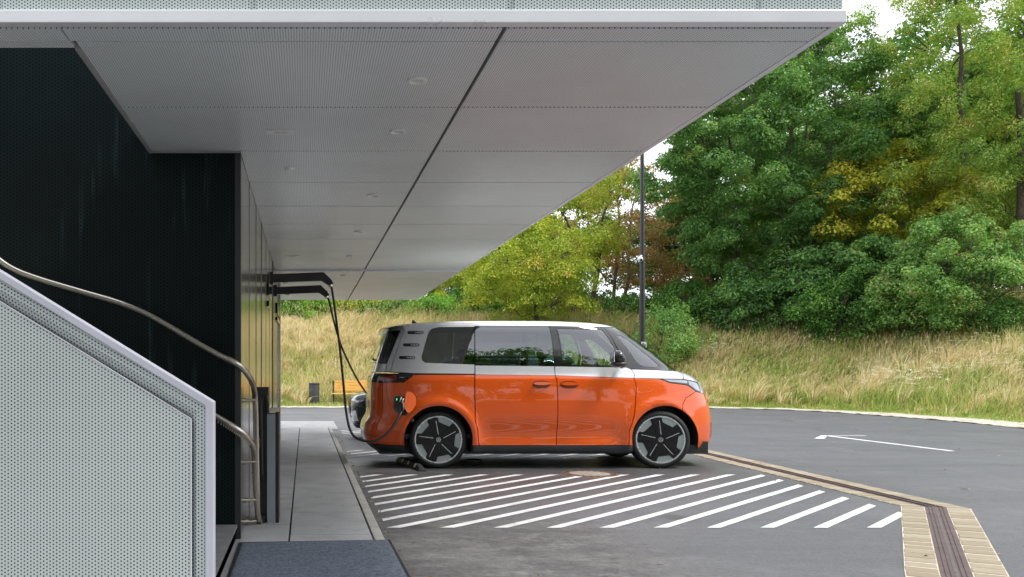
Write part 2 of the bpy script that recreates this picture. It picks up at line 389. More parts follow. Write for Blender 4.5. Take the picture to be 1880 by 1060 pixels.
# right limits are half-planes a*x + b*y <= c
hatch(.68, (1, -.09, 4.77), 7.25, 11.0, (.676-7.25))
hatch(.68, (1, 0, 5.7), 13.15, 14.45, (.80-7.25))
hatch(.78, (1, 0, 5.7), 17.75, 19.3, (.80-7.25))
mb = MB()
for k in range(10): mb.box(-1.6, .75, 19.93+k*.31, 19.93+k*.31+.10, .0, .004)
tag(mb.build('road_markings', paint), kind='structure')
mb = MB(); mb.box(10.55, 10.66, 14.3, 17.75, 0, .004); mb.add([(9.90, 16.95, .004), (10.06, 16.87, .004), (10.548, 17.62, .004), (10.548, 17.80, .004)], [(0, 1, 2, 3)])
mb.box(10.661, 11.4, 17.69, 17.75, 0, .004)
tag(mb.build('road_markings', paint), kind='structure')

# drainage channel with sett borders
g = N('sandstone_setts'); p = g.pos('World'); isl = g.n('NewGeometry').outputs['Random Per Island']
c = g.ramp(isl, [(0, (.25, .205, .14)), (.4, (.29, .245, .17)), (.7, (.31, .265, .19)), (1, (.35, .31, .23))])
c = g.mix(g.ramp(g.noise(9, 6, p, .6), [(.35, 0.0), (.75, .6)]), c, (.23, .19, .13))
settm = g.fin(g.bsdf(color=c, rough=.85, normal=g.bump(g.noise(40, 5, p), .4, .006)))
mortar = M('light_mortar', (.52, .47, .38), .95, scale=30)
g = N('grate_cast'); p = g.pos('World')
c = g.ramp(g.noise(7, 6, p, .65), [(.3, (.060, .038, .036)), (.7, (.120, .080, .078))])
gratem = g.fin(g.bsdf(color=c, rough=.6, normal=g.bump(g.noise(60, 4, p), .4, .004)))
ch = thing('drainage_channel', 'brown slotted drainage channel edged with tan setts, bending across the asphalt', 'drain', (6.0, 8.3, 0))
DP = [Vector(q) for q in ((6.55, 16.6), (6.22, 11.6), (6.02, 8.32), (4.13, 5.52), (2.7, 3.3))]
def off_line(d):
    out = []
    for i, q in enumerate(DP):
        t0 = (DP[i]-DP[i-1]).normalized() if i else None; t1 = (DP[i+1]-DP[i]).normalized() if i < len(DP)-1 else None
        ns = [Vector((-t.y, t.x)) for t in (t0, t1) if t is not None]
        n = (ns[0]+ns[-1]).normalized(); out.append(q+n*d/n.dot(ns[0]))
    return out
rngs = random.Random(4)
bed = MB(); A = off_line(-.275); B = off_line(.275)
for i in range(len(DP)-1): bed.add([(*A[i], .005), (*A[i+1], .005), (*B[i+1], .005), (*B[i], .005)], [(0, 1, 2, 3)])
bed.build('mortar_bed', mortar, ch)
for sgn in (-1, 1):
    mb = MB(); a = off_line(sgn*.09); b = off_line(sgn*.27)
    for i in range(len(DP)-1):
        L = (DP[i+1]-DP[i]).length; n = int(L/.175)
        for k in range(n):
            t0, t1 = (k+.085)/n, (k+.915)/n
            q = [a[i].lerp(a[i+1], t0), a[i].lerp(a[i+1], t1), b[i].lerp(b[i+1], t1), b[i].lerp(b[i+1], t0)]
            h = .009+rngs.uniform(-.002, .002)
            q = [v+Vector((rngs.uniform(-.004, .004), rngs.uniform(-.004, .004))) for v in q]
            mb.add([(*v, -.03) for v in q]+[(*v, h) for v in q], [(0, 1, 2, 3), (4, 5, 6, 7), (0, 1, 5, 4), (1, 2, 6, 5), (2, 3, 7, 6), (3, 0, 4, 7)])
    mb.build('sett_border', settm, ch, bevel=.006)
mb = MB(); slot = MB()
for i in range(len(DP)-1):
    o0, o1 = off_line(-.085), off_line(.085)
    q = [o0[i], o0[i+1], o1[i+1], o1[i]]
    mb.add([(*v, -.03) for v in q]+[(*v, .008) for v in q], [(0, 1, 2, 3), (4, 5, 6, 7), (0, 1, 5, 4), (1, 2, 6, 5), (2, 3, 7, 6), (3, 0, 4, 7)])
    for dd in (-.055, -.028, .028, .055):
        u0, u1 = off_line(dd-.003), off_line(dd+.003)
        q = [u0[i], u0[i+1], u1[i+1], u1[i]]
        mb.add([(*v, .0079) for v in q]+[(*v, .014) for v in q], [(4, 5, 6, 7), (0, 1, 5, 4), (1, 2, 6, 5), (2, 3, 7, 6), (3, 0, 4, 7)])
    L = (DP[i+1]-DP[i]).length; n = int(L/.042); c0 = off_line(-.008); c1 = off_line(.008)
    for k in range(n):
        t0, t1 = (k+.2)/n, (k+.7)/n
        q = [c0[i].lerp(c0[i+1], t0), c0[i].lerp(c0[i+1], t1), c1[i].lerp(c1[i+1], t1), c1[i].lerp(c1[i+1], t0)]
        slot.add([(*v, .0085) for v in q]+[(*v, .012) for v in q], [(4, 5, 6, 7), (0, 1, 5, 4), (1, 2, 6, 5), (2, 3, 7, 6), (3, 0, 4, 7)])
gr = mb.build('grate', gratem, ch); slot.build('slot_row', M('worn_grate', (.22, .2, .19), .5, scale=40), gr)

# manhole
mh = thing('manhole_cover', 'round concrete manhole cover in a rusty ring between the hatching and the van', 'manhole', (3.62, 11.08, 0))
MB().lathe([(.25, .0), (.25, .009), (.235, .011), (.0, .011)], (3.62, 11.08, 0), seg=40).build('lid', M('manhole_concrete', (.26, .23, .2), .8, var=.3, scale=14), mh, autos=40, smooth=True)
ring = MB(); ring.lathe([(.26, .0), (.26, .008), (.345, .008), (.36, .0)], (3.62, 11.08, 0), seg=40)
ring.f.pop(); ring.f.pop(); ring.mi.pop(); ring.mi.pop()
for k in range(24):
    a = k*math.pi/12; ring.box(3.62+.302*math.cos(a)-.02, 3.62+.302*math.cos(a)+.02, 11.08+.302*math.sin(a)-.016, 11.08+.302*math.sin(a)+.016, .0081, .013, Matrix.Rotation(a, 3, 'Z'))
ring.build('rusty_ring', M('rust_iron', (.14, .075, .05), .8, var=.5, scale=30), mh)
# ================================================================ building
ZC = 2.96                                    # underside of the canopy
bld = thing('charging_pavilion', 'metal clad building with a perforated canopy over the charging bays', 'building', (-4, 8, 0))
perf_ceil = perforated('perforated_ceiling', (.82, .865, .89), (0, 1), r=.0032, rough=.27, metal=0.0, hole=(.02, .02, .02), bumpy=.07)
perf_front = perforated('perforated_parapet', (.52, .58, .58), (0, 2), r=.0036, rough=.45, metal=.0)
perf_side = perforated('perforated_parapet_side', (.52, .58, .58), (1, 2), r=.0034, rough=.45)
g = N('dark_perforated'); h = hexholes(g, (0, 2), .028, .0062, .25); p = g.pos('World')
st = g.noise(3.0, 4, p, sc=(5, 5, .3)); st2 = g.noise(1.2, 3, p)
sf = g.math('MULTIPLY', g.ramp(st, [(.58, 0.0), (.70, .55)]), g.ramp(st2, [(.42, .0), (.58, 1.0)]))
c = g.mix(g.math('MULTIPLY', sf, .75), g.ramp(g.noise(.8, 4, p), [(.3, (.006, .009, .009)), (.7, (.009, .018, .019))]), (.06, .10, .115))
c = g.mix(h, (.002, .002, .002), c)
dark_perf = g.fin(g.bsdf(color=c, rough=.5, spec=.10))
g = N('brushed_steel'); p = g.pos('World')
st = g.noise(4.0, 5, p, sc=(1, 9, .25)); c = g.ramp(g.noise(1.1, 4, p, sc=(1, 2, .6)), [(.3, (.40, .395, .385)), (.7, (.53, .525, .51))])
steel_wall = g.fin(g.bsdf(color=c, rough=g.ramp(st, [(.3, .13), (.7, .24)]), metal=1.0, normal=g.bump(g.noise(1.0, 3, p, sc=(1, 2.2, .5)), .12, .02)))
white_al = M('white_aluminium', (.80, .80, .85), .32, metal=.15, var=.03, scale=2)
grey_al = M('grey_aluminium', (.50, .50, .51), .38, metal=.3, var=.05)
darkm = M('dark_void', (.02, .02, .02), .9)
joint = M('joint_strip', (.09, .09, .09), .7)
roofm = M('roof_membrane', (.3, .3, .3), .9)
# walls
MB().box(-14, -.53, 6.6, 6.66, .0, 6.2).build('dark_wall', dark_perf, bld)
MB().box(-.53, -.487, 6.592, 6.66, .0, ZC-.002).build('corner_post', M('dark_corner', (.03, .034, .034), .4), bld)
ys = [6.664]+[7.57+1.085*k for k in range(9)]
for a, b in zip(ys[:-1], ys[1:]):
    MB().box(-.53, -.487, a+.006, b-.006, .05, ZC-.003, Matrix.Rotation(random.Random(int(a*10)).uniform(-.006, .006), 3, 'Z')).build('wall_panel', steel_wall, bld, bevel=.006)
for a in ys[1:-1]: MB().box(-.53, -.482, a-.010, a+.010, .05, ZC-.004).build('seam_profile', M('seam_dark', (.24, .23, .21), .35, metal=.9) if a < 8 else bpy.data.materials['seam_dark'], bld)
MB().box(-.60, -.535, 6.67, 16.2, .0, ZC-.004).build('wall_core', darkm, bld)
MB().box(-.53, -.500, 6.67, 16.24, .0, .048).build('plinth', darkm, bld)
MB().box(-14, -.60, 16.1, 16.25, 0, 6.2).build('rear_wall', grey_al, bld)
MB().box(-.53, -.475, 13.05, 13.12, .1, ZC-.003).build('mullion', M('black_profile', (.02, .02, .022), .35), bld)
MB().box(-.53, -.45, 15.9, 16.24, .05, ZC-.003).build('end_pilaster', steel_wall, bld, bevel=.003)
for (y0, y1, z0, z1) in ((11.0, 11.9, 2.27, 2.43), (11.0, 11.9, 2.13, 2.2), (14.4, 15.5, 2.27, 2.44), (14.4, 15.5, 2.15, 2.21)):
    MB().box(-.486, -.452, y0, y1, z0, z1).build('display_strip', M('black_glass', (.008, .008, .01), .12), bld, bevel=.004)
# canopy ceiling: columns split at X=.967; opening over the stair for X<-1.18, Y 4.46..6.6
XE, XS, XO = 2.53, .967, -1.18
JY = [4.21, 4.38]+[4.38+1.087*k for k in range(1, 15)]
JY[-1] = 19.66; gp = .0075
prnd = random.Random(33)
def cpanel(x0, x1, y0, y1, z=ZC):
    q_ = prnd.uniform(-.0022, .0022); MB().box(x0, x1, y0+gp, y1-gp, z, z+.026, Matrix.Rotation(q_, 3, 'X') @ Matrix.Rotation(prnd.uniform(-.0008, .0008), 3, 'Y')).build('ceiling_panel', perf_ceil, bld)
for k, (a, b) in enumerate(zip(JY[:-1], JY[1:])):
    z = ZC if k < 10 else ZC-.028
    cpanel(XS+.012, XE, a, b, z)
    if k == 0: cpanel(XO+.004, XS-.012, a, b); cpanel(-6, XO-.004, a, b)
    elif b < 6.7: cpanel(XO+.03, XS-.012, a, b)
    elif a < 16.2: cpanel(-.485, XS-.012, a, b, z)
    else: cpanel(-4.5, XS-.012, a, b, z)
cpanel(-6, XO, 4.38, 4.475)
MB().box(-6, 2.53, 4.2, 19.7, ZC+.034, ZC+.05).v
cb = MB(); cb.box(XO, XE, 4.2, 19.68, ZC+.034, ZC+.3); cb.box(-6, XO, 4.2, 4.47, ZC+.034, ZC+.3); cb.box(-6, -.6, 16.26, 19.68, ZC+.034, ZC+.3)
cb.build('ceiling_backing', joint, bld)
MB().box(XS-.011, XS+.011, 4.2, 19.66, ZC+.012, ZC+.034).build('seam_profile', joint, bld)
MB().box(XO, XO+.028, 4.475, 6.6, ZC-.006, ZC+.34).build('opening_trim', grey_al, bld)
MB().box(XO, -.487, 6.585, 6.598, ZC-.004, ZC+.034).build('opening_trim', grey_al, bld)
MB().box(-.485, 2.53, 14.146+.005, 14.165, ZC-.03, ZC+.03).build('ceiling_step', white_al, bld)
# fascia: white strip at front, side and far end; parapet panels above
MB().box(-6, 2.575, 4.14, 4.20, ZC, 3.022).build('front_fascia', white_al, bld, bevel=.004)
MB().box(XE+.004, 2.575, 4.201, 19.72, ZC-.002, 3.02).build('side_fascia', white_al, bld, bevel=.004)
MB().box(-4.5, XE, 19.67, 19.72, ZC-.03, 3.02).build('end_fascia', white_al, bld, bevel=.004)
xs = [-6.0]+[-.2545-1.207*k for k in range(4, 0, -1)]+[-.2545, .98, 2.163, 2.568]
for a, b in zip(xs[:-1], xs[1:]):
    if b-a < .02: continue
    MB().box(a+.018, b-.018 if b < 2.5 else b, 4.16, 4.185, 3.027, 5.4).build('parapet_panel', perf_front, bld, bevel=.003)
for a in xs[1:-1]:
    j_ = MB().box(a-.018, a+.018, 4.168, 4.176, 3.027, 5.4).build('parapet_joint', perf_front, bld)
    MB().lathe([(.0045, 0), (.0045, -.006), (0, -.006)], (a, 4.168, 3.045), 'y', 8).build('bolt', grey_al, j_)
MB().box(2.54, 2.565, 4.19, 19.6, 3.027, 5.4).build('parapet_side', perf_side, bld)
MB().box(XO+.03, 2.52, 4.20, 19.6, 3.3, 3.34).build('canopy_roof', roofm, bld)
MB().box(-14, -.54, 6.67, 16.05, 6.1, 6.2).build('main_roof', roofm, bld)
# downlights
dl_rim = M('downlight_rim', (.85, .85, .83), .35, metal=.2); dl_in = M('downlight_lens', (.72, .71, .68), .25)
for y in (4.95, 6.0, 8.17, 10.3, 12.5, 14.7):
    zz = ZC if y < 14 else ZC-.028
    d = MB().lathe([(.054, -.001), (.054, -.012), (.044, -.014), (.038, -.002), (0, -.002)], (.64, y, zz), seg=24).build('downlight', dl_rim, bld, smooth=True, autos=40)
    MB().lathe([(.035, -.0025), (.034, -.0035), (0, -.0035)], (.64, y, zz), seg=24).build('lens', dl_in, d)
for (x, y) in ((-.17, 6.02), (-.18, 12.5)):
    e = MB().box(x-.10, x+.10, y-.05, y+.05, ZC-.006, ZC-.0005).build('recessed_fitting', dl_rim, bld, bevel=.002)
    MB().box(x-.045, x+.045, y-.03, y+.03, ZC-.0085, ZC-.0062).build('lens', dl_in, e)
MB().lathe([(.045, -.001), (.045, -.005), (0, -.006)], (-.16, 13.55, ZC), seg=20).build('downlight', dl_rim, bld)
MB().lathe([(.045, -.001), (.03, -.02), (0, -.022)], (-.13, 7.1, ZC), seg=20).build('smoke_detector', dl_rim, bld)

# ================================================================ stair and balustrade
stone = M('stair_concrete', (.20, .20, .20), .55, var=.15, scale=5, bump=.1)
st = thing('staircase', 'grey stair rising left between the dark wall and the perforated balustrade', 'stairs', (-1.5, 5, 0))
for k in range(9):
    x1 = -.524-.285*k; z1 = .145+.175*k
    mb = MB(); mb.box(x1-.30 if k < 8 else x1-4, x1, 3.72, 6.585, max(0.0, z1-.175)+.001, z1-.02); mb.m = 1; mb.box(x1-.298, x1+.012, 3.72, 6.585, z1-.0195, z1)
    mb.build('step', [M('riser_dark', (.03, .032, .034), .5), stone], st)
MB().box(-.528, -.524, 4.2, 6.58, .002, .122).build('riser_plate', M('riser_plate', (.02, .022, .022), .4), st)
YB = 3.65
def bp(px, py): return ((px-VX)*YB/F, EYE-(py-VY)*YB/F)
bal = thing('balustrade', 'pale perforated metal stair balustrade with a white sloping cap', 'balustrade', (-1.3, YB, 0))
perf_bal = perforated('perforated_balustrade', (.49, .53, .53), (0, 2), r=.0036, rough=.42, metal=.0)
sl = (738-497)/392.0
def topy(px, o=0): return 738-(393-px)*sl+o
xl = -560
def quad(name, pts, y0, th, mat, bev=.0):
    return MB().prism([bp(*q) for q in pts], (0, th, 0), (1, 0, 0), (0, 0, 1), (0, y0, 0)).build(name, mat, bal, bevel=bev)
B0 = 1283
# outer band, recessed groove, inner sheet
quad('outer_band', [(376, B0), (376, topy(376, 17)), (xl, topy(xl, 17)), (xl, topy(xl, 36)), (362, topy(362, 36)), (362, B0)], YB, .012, perf_bal, .0)
g1 = MB(); a = [bp(362, B0), bp(362, topy(362, 36)), bp(xl, topy(xl, 36))]; b = [bp(351, B0), bp(351, topy(351, 57)), bp(xl, topy(xl, 57))]
g1.add([(q[0], YB+.004, q[1]) for q in a]+[(q[0], YB+.030, q[1]) for q in b], [(0, 1, 4, 3), (1, 2, 5, 4)])
g1.build('groove', perf_bal, bal)
quad('inner_sheet', [(350.5, B0), (350.5, topy(350.5, 58)), (xl, topy(xl, 58)), (xl, B0)], YB+.0, .014, perf_bal, .0)
e1 = MB(); a = [bp(352, B0), bp(352, topy(352, 56.5)), bp(xl, topy(xl, 56.5))]; b = [bp(350.6, B0), bp(350.6, topy(350.6, 58)), bp(xl, topy(xl, 58))]
e1.add([(q[0], YB-.002, q[1]) for q in a+b]+[(q[0], YB+.012, q[1]) for q in a+b], [(0, 1, 4, 3), (1, 2, 5, 4), (0, 1, 7, 6), (1, 2, 8, 7)])
e1.build('sheet_edge', white_al, bal)
quad('cap', [(393, B0), (393, topy(393)), (xl, topy(xl)), (xl, topy(xl, 17)), (377, topy(377, 17)), (377, B0)], YB-.012, .075, M('cap_aluminium', (.48, .49, .56), .35, metal=.1, var=.04), .004)
quad('rear_sheet', [(374, B0), (374, topy(374, 20)), (xl, topy(xl, 20)), (xl, B0)], YB+.04, .012, grey_al)

# ================================================================ platform stair lift
steel = M('brushed_tube', (.60, .54, .47), .25, metal=1.0, var=.05, scale=2)
blackm = M('lift_black', (.016, .017, .018), .35, var=.3, scale=10)
lift = thing('platform_stair_lift', 'folded black wheelchair platform lift on two steel tube rails at the building corner', 'stair lift', (-.4, 7.3, 0))
Yw = 6.46
r1 = spline([W(-330, 215, Yw), W(-130, 385, Yw), W(-20, 464, Yw), W(22, 493, Yw), W(70, 512, Yw), W(150, 536, Yw), W(215, 555, Yw), W(262, 573, Yw), W(300, 593, Yw), W(352, 624, Yw), W(400, 651, Yw), W(434, 668, Yw), W(455, 688, 6.62), W(466, 712, 6.95), W(469, 745, 7.15), W(471, 830, 7.25), W(474, 957, 7.3)], 8)
MB().tube(r1, .0235, 14).build('rail', steel, lift, smooth=True, autos=50)
r2 = spline([W(60, 560, Yw), W(200, 645, Yw), W(330, 724, Yw), W(395, 763, Yw), W(430, 785, Yw), W(452, 802, 6.55), W(464, 820, 6.75), W(467.5, 842, 6.95), W(469, 880, 7.1), W(473, 940, 7.2), W(477, 960, 7.25)], 8)
MB().tube(r2, .0235, 14).build('rail', steel, lift, smooth=True, autos=50)
rk = MB()
for a, b in zip(r2[:-1], r2[1:]):
    if a.x < -2.2 or a.x > -.42: continue
    L = (b-a).length; n = max(1, int(L/.022))
    for k in range(n):
        c = a.lerp(b, k/n)+Vector((0, -.004, -.030)); rk.box(c.x-.004, c.x+.005, c.y-.008, c.y+.008, c.z-.013, c.z+.009)
rk.build('rack', steel, lift)
for (py, Yy) in ((735, 6.85), (848, 6.95), (918, 7.15), (957, 7.2)):
    z = EYE-(py-VY)*Yy/F; x1 = (470-VX)*Yy/F
    MB().tube([(-.486, Yy-.02, z), (-.45, Yy-.02, z), (x1, Yy, z)], [.022, .011, .011], 10).build('bracket', steel, lift, smooth=True, autos=50)
YP = 7.35
def lb(px0, px1, py0, py1, y0, y1, nm, mt, bev=.006):
    a = W(px0, py0, YP); b = W(px1, py1, YP); return MB().box(a[0], b[0], y0, y1, b[2], a[2]).build(nm, mt, lift, bevel=bev)
lb(470, 493, 711, 966, 7.37, 7.50, 'carriage', blackm)
lb(490.5, 506, 760, 966, 7.30, 7.62, 'folded_platform', M('platform_grey', (.30, .33, .37), .45, var=.06), .004)
lb(506.3, 512.3, 756, 965, 7.30, 7.66, 'platform_edge', blackm, .004)
lb(495, 512, 750, 759, 7.31, 7.5, 'latch', steel, .003)
lb(466, 478, 803, 822, 7.29, 7.34, 'yellow_clamp', M('yellow_plastic', (.55, .42, .02), .5), .004)
h = [W(481, 880, 7.3), W(480, 820, 7.3), W(479, 765, 7.3), W(479.5, 738, 7.3), W(483, 729, 7.3), W(489, 729.5, 7.3), W(491, 742, 7.3), W(490, 762, 7.32)]
MB().tube(spline(h, 6), .016, 10).build('safety_arm', blackm, lift, smooth=True)
lb(477, 487, 945, 969, 7.28, 7.36, 'base_block', blackm, .004)
for py in (822, 830, 886): lb(473, 477, py, py+3, 7.285, 7.3, 'bolt', steel, .001)

# ================================================================ mat
g = N('mat_carpet'); p = g.pos('World')
c = g.ramp(g.noise(2.4, 7, p, .7), [(.3, (.10, .125, .165)), (.7, (.17, .21, .27))])
c = g.mix(g.ramp(g.noise(60, 6, p, .8, (1, .6, 1)), [(.44, 0.0), (.62, .8)]), c, (.25, .28, .33))
c = g.mix(g.ramp(g.noise(34, 6, p, .8), [(.40, .7), (.54, 0.0)]), c, (.06, .075, .10))
carpet = g.fin(g.bsdf(color=c, rough=.98, normal=g.bump(g.noise(220, 4, p), 1.0, .01)))
mat = thing('door_mat', 'blue grey carpet mat with black rubber edge in front of the stair', 'mat', (.1, 5, PZ))
q = [(-.47, 3.9), (.66, 3.95), (.64, 6.54), (-.49, 6.44)]
def inset(P, d): 
    cx = sum(a for a, b in P)/4; cy = sum(b for a, b in P)/4; return [(a-d if a > cx else a+d, b-d if b > cy else b+d) for a, b in P]
qb = MB(); qb.prism(q, (0, 0, .006), (1, 0, 0), (0, 1, 0), (0, 0, PZ+.001)); qb.build('rubber_edge', M('rubber', (.015, .016, .018), .7), mat, bevel=.002)
qi = inset(q, .022)
# carpet pile as a finely bumpy sheet
nx, nyy = 60, 110; vs = []; rr = random.Random(9)
for i in range(nx+1):
    for j in range(nyy+1):
        u, v = i/nx, j/nyy
        a = Vector(qi[0]).lerp(Vector(qi[1]), u); b = Vector(qi[3]).lerp(Vector(qi[2]), u); c_ = a.lerp(b, v)
        e = .003 if (0 < i < nx and 0 < j < nyy) else -.002
        vs.append((c_.x, c_.y, PZ+.009+e+rr.uniform(-.0012, .0012)+.002*math.sin(c_.x*3+c_.y*2)))
mb = MB(); mb.add(vs, [(i*(nyy+1)+j, (i+1)*(nyy+1)+j, (i+1)*(nyy+1)+j+1, i*(nyy+1)+j+1) for i in range(nx) for j in range(nyy)])
mb.build('carpet', carpet, mat, smooth=True)

# ================================================================ charging arms
cabm = M('cable_rubber', (.018, .018, .02), .42, var=.2)
def charger(label, y, z, x0, x1, path, plug):
    t = thing('charging_station', label, 'car charger', (-.45, y, z), 'wall mounted charging arms')
    w = .045
    # tapering arm with a bent head
    prof = [(x0, .055), (x1-.13, .055+.03), (x1-.03, -.01), (x1+.01, -.075), (x1-.06, -.10), (x1-.16, -.035), (x0, -.06)]
    MB().prism([(a, z+b) for a, b in prof], (0, w*2, 0), (1, 0, 0), (0, 0, 1), (0, y-w, 0)).build('arm', blackm, t, bevel=.008)
    MB().box(-.486, x0+.05, y-.07, y+.07, z-.09, z+.085).build('wall_bracket', blackm, t, bevel=.005)
    MB().lathe([(.03, 0), (.03, -.03), (.02, -.04)], (x1-.035, y, z-.08), seg=16).build('cable_gland', steel, t, smooth=True, autos=40)
    MB().box(x0+.18, x0+.24, y-.015, y+.015, z-.07, z-.052).build('sensor', steel, t)
    c = MB().tube(spline(path, 8), .0165, 10).build('cable', cabm, t, smooth=True)
    return t, c
path1 = [W(606, 519, 12), W(610, 535, 12), W(615, 570, 12), W(624, 640, 11.9), W(630, 700, 11.7), W(635, 752, 11.5), W(642, 787, 11.4), W(655, 805, 11.35), W(683, 810.5, 11.3), W(706, 800, 11.3), W(722, 782, 11.33), W(733, 764, 11.38), W(739, 753, 11.45)]
t1, c1 = charger('upper and nearer black charging arm, its cable plugged into the orange van', 12.0, 2.585, -.487, .385, path1, None)
path2 = [W(601, 546, 13.7), W(605, 556, 13.7), W(614, 594, 13.75), W(626, 634, 13.9), W(641, 668, 14.3), W(656, 697, 14.9), W(669, 717, 15.5), W(680, 733, 15.9), W(692, 748, 16.25)]
t2, c2 = charger('lower and farther black charging arm, its cable leading to the dark car', 13.7, 2.575, -.487, .375, path2, None)
MB().tube([W(692, 748, 16.25), W(700, 752, 16.4)], [.03, .035], 10).build('plug', blackm, t2, smooth=True)
# plug at the van: grip slanting up into the port
pg = MB(); pg.tube([W(737.5, 757, 11.42), W(740, 749, 11.47), W(738, 741, 11.52), W(734, 735, 11.58)], [.019, .026, .030, .036], 12); pg.build('plug', blackm, t1, smooth=True)
pl = MB(); pl.tube([W(733.5, 738, 11.5), W(737, 729.5, 11.53)], .009, 8); pl.tube([W(738, 740, 11.48), W(740.5, 732, 11.51)], .008, 8); pl.build('plug_trim', M('silver_plastic', (.55, .56, .58), .3, metal=.4), t1, smooth=True)
# ================================================================ vehicles
def contour(n_r, n_f, a, b, num=3000):
    ph = np.linspace(math.pi, 0, num); c, s = np.cos(ph), np.sin(ph)
    n = np.where(c < 0, n_r, n_f); rho = 1/((np.abs(c)/a)**n+(np.abs(s)/b)**n)**(1/n)
    x, y = rho*c, rho*s; L = np.concatenate([[0], np.cumsum(np.hypot(np.diff(x), np.diff(y)))]); return L/L[-1], x/a, y/b, L[-1]
class Shell:
    """car body surface: stacked plan outlines; s runs rear centre -> side -> front centre, v runs up the side and over the roof"""
    def __init__(S, rows, Yc, xc, n_r, n_f, ref=2.45, bumps=None, depth=None, pix=True):
        S.Yc, S.xc = Yc, xc; S.cs, S.cx, S.cy, S.L = contour(n_r, n_f, ref, .98); S.bumps = bumps
        z = np.array([r[0] for r in rows]); w = np.array([r[1] for r in rows])
        if pix:
            XR, XF = [], []
            for zz, ww, Lp, Rp in rows:
                lo, hi = 0.05, 4.0
                for _ in range(40):
                    m = (lo+hi)/2; X = xc+S.cx*m; sel = S.cx > 0
                    v = max((VX+F*X[sel]/(Yc-ww*S.cy[sel])).max(), (VX+F*X[sel]/(Yc+ww*S.cy[sel])).max())
                    lo, hi = (lo, m) if v > Rp else (m, hi)
                XF.append(m); lo, hi = .05, 4.0
                for _ in range(40):
                    m = (lo+hi)/2; X = xc+S.cx*m; sel = S.cx < 0
                    v = min((VX+F*X[sel]/(Yc-ww*S.cy[sel])).min(), (VX+F*X[sel]/(Yc+ww*S.cy[sel])).min())
                    lo, hi = (lo, m) if v < Lp else (m, hi)
                XR.append(m)
        else: XR = [xc-r[2] for r in rows]; XF = [r[3]-xc for r in rows]
        v = np.concatenate([[0], np.cumsum(np.hypot(np.diff(z), np.diff(w)))])
        # smooth resampling
        vv = np.linspace(0, v[-1], 400)
        def sm(a):
            q = np.interp(vv, v, a); k = np.array([1, 2, 3, 2, 1])/9.
            for _ in range(2): q[2:-2] = np.convolve(q, k, 'valid')
            return q
        S.v = vv; S.z = sm(z); S.w = sm(w); S.xr = sm(XR); S.xf = sm(XF); S.vmax = v[-1]
    def pt(S, s, v, off=0.0, side=-1):
        s = np.clip(np.asarray(s, float), 0, 1); v = np.clip(np.asarray(v, float), 0, S.vmax)
        def raw(s, v):
            cx = np.interp(s, S.cs, S.cx); cy = np.interp(s, S.cs, S.cy)
            z = np.interp(v, S.v, S.z); w = np.interp(v, S.v, S.w)
            x = S.xc+np.where(cx < 0, cx*np.interp(v, S.v, S.xr), cx*np.interp(v, S.v, S.xf)); y = w*cy
            if S.bumps: y = y+S.bumps(x, z)*np.clip(cy*2-1, 0, 1)
            return np.stack([x, y, z], -1)
        P = raw(s, v); e = 2e-3
        s0, s1 = np.clip(s-e, 0, 1), np.clip(s+e, 0, 1); v0, v1 = np.clip(v-e*2, 0, S.vmax), np.clip(v+e*2, 0, S.vmax)
        A = raw(s1, v)-raw(s0, v); B = raw(s, v1)-raw(s, v0)
        # at the centre line the outline meets its mirror image squarely
        end = (s <= e) | (s >= 1-e); 
        A[end] = np.stack([np.zeros(end.sum()), np.where(s[end] < .5, 1., -1.), np.zeros(end.sum())], -1)
        n = np.cross(B, A); n /= np.maximum(np.linalg.norm(n, axis=-1, keepdims=True), 1e-9)
        c = P-np.array([S.xc, 0, P[..., 2].mean() if P.ndim == 1 else 0]); 
        flip = (n[..., 0]*(P[..., 0]-S.xc)*.3+n[..., 1]*P[..., 1]*2+n[..., 2]*.3) < 0
        n[flip] *= -1
        P = P+n*off
        P[..., 1] *= side*-1*-1; n[..., 1] *= side
        P[..., 1] += S.Yc
        return P, n
    def inv(S, x, z, hi=None):
        """(x, z) on the near side -> (s, v)"""
        v = np.interp(z, S.z[:hi], S.v[:hi]); a = np.interp(v, S.v, S.xr); b = np.interp(v, S.v, S.xf)
        c = (x-S.xc)/(a if x < S.xc else b); c = max(-1, min(1, c)); return float(np.interp(c, S.cx, S.cs)), float(v)
    def px(S, px, py):
        """photo pixel -> (s, v) on the near side"""
        Y = S.Yc-.95
        for _ in range(25):
            X = (px-VX)*Y/F; Z = EYE-(py-VY)*Y/F; s, v = S.inv(X, Z)
            P, _n = S.pt(np.array([s]), np.array([v])); Y = .5*Y+.5*P[0, 1]
        return s, v
    def poly(S, pts):
        """px pairs, or ('s', s, z)"""
        out = []
        for p in pts:
            if p[0] == 's': out.append((p[1], float(np.interp(p[2], S.z, S.v)) if p[2] < 90 else S.vmax))
            else: out.append(S.px(*p))
        return out
    def panel(S, name, pts, mats, parent, holes=(), off=0.0, rim=.018, step=.05, side=-1, raw=False, label=None):
        outer = pts if raw else S.poly(pts); hs = [h if raw else S.poly(h) for h in holes]
        SL = S.L
        verts, edges = [], []
        def loop(P):
            b = len(verts); Q = []
            for i, p in enumerate(P):
                q = P[(i+1) % len(P)]; d = math.hypot((q[0]-p[0])*SL, q[1]-p[1]); k = max(1, int(math.ceil(d/(step*.9))))
                for j in range(k): Q.append((p[0]+(q[0]-p[0])*j/k, p[1]+(q[1]-p[1])*j/k))
            for q in Q: verts.append(Vector((q[0]*SL, q[1])))
            n = len(Q); edges.extend([(b+i, b+(i+1) % n) for i in range(n)]); return np.array([(q[0]*SL, q[1]) for q in Q])
        loops = [loop(outer)]+[loop(h) for h in hs]
        allb = np.concatenate(loops); nb = len(verts)
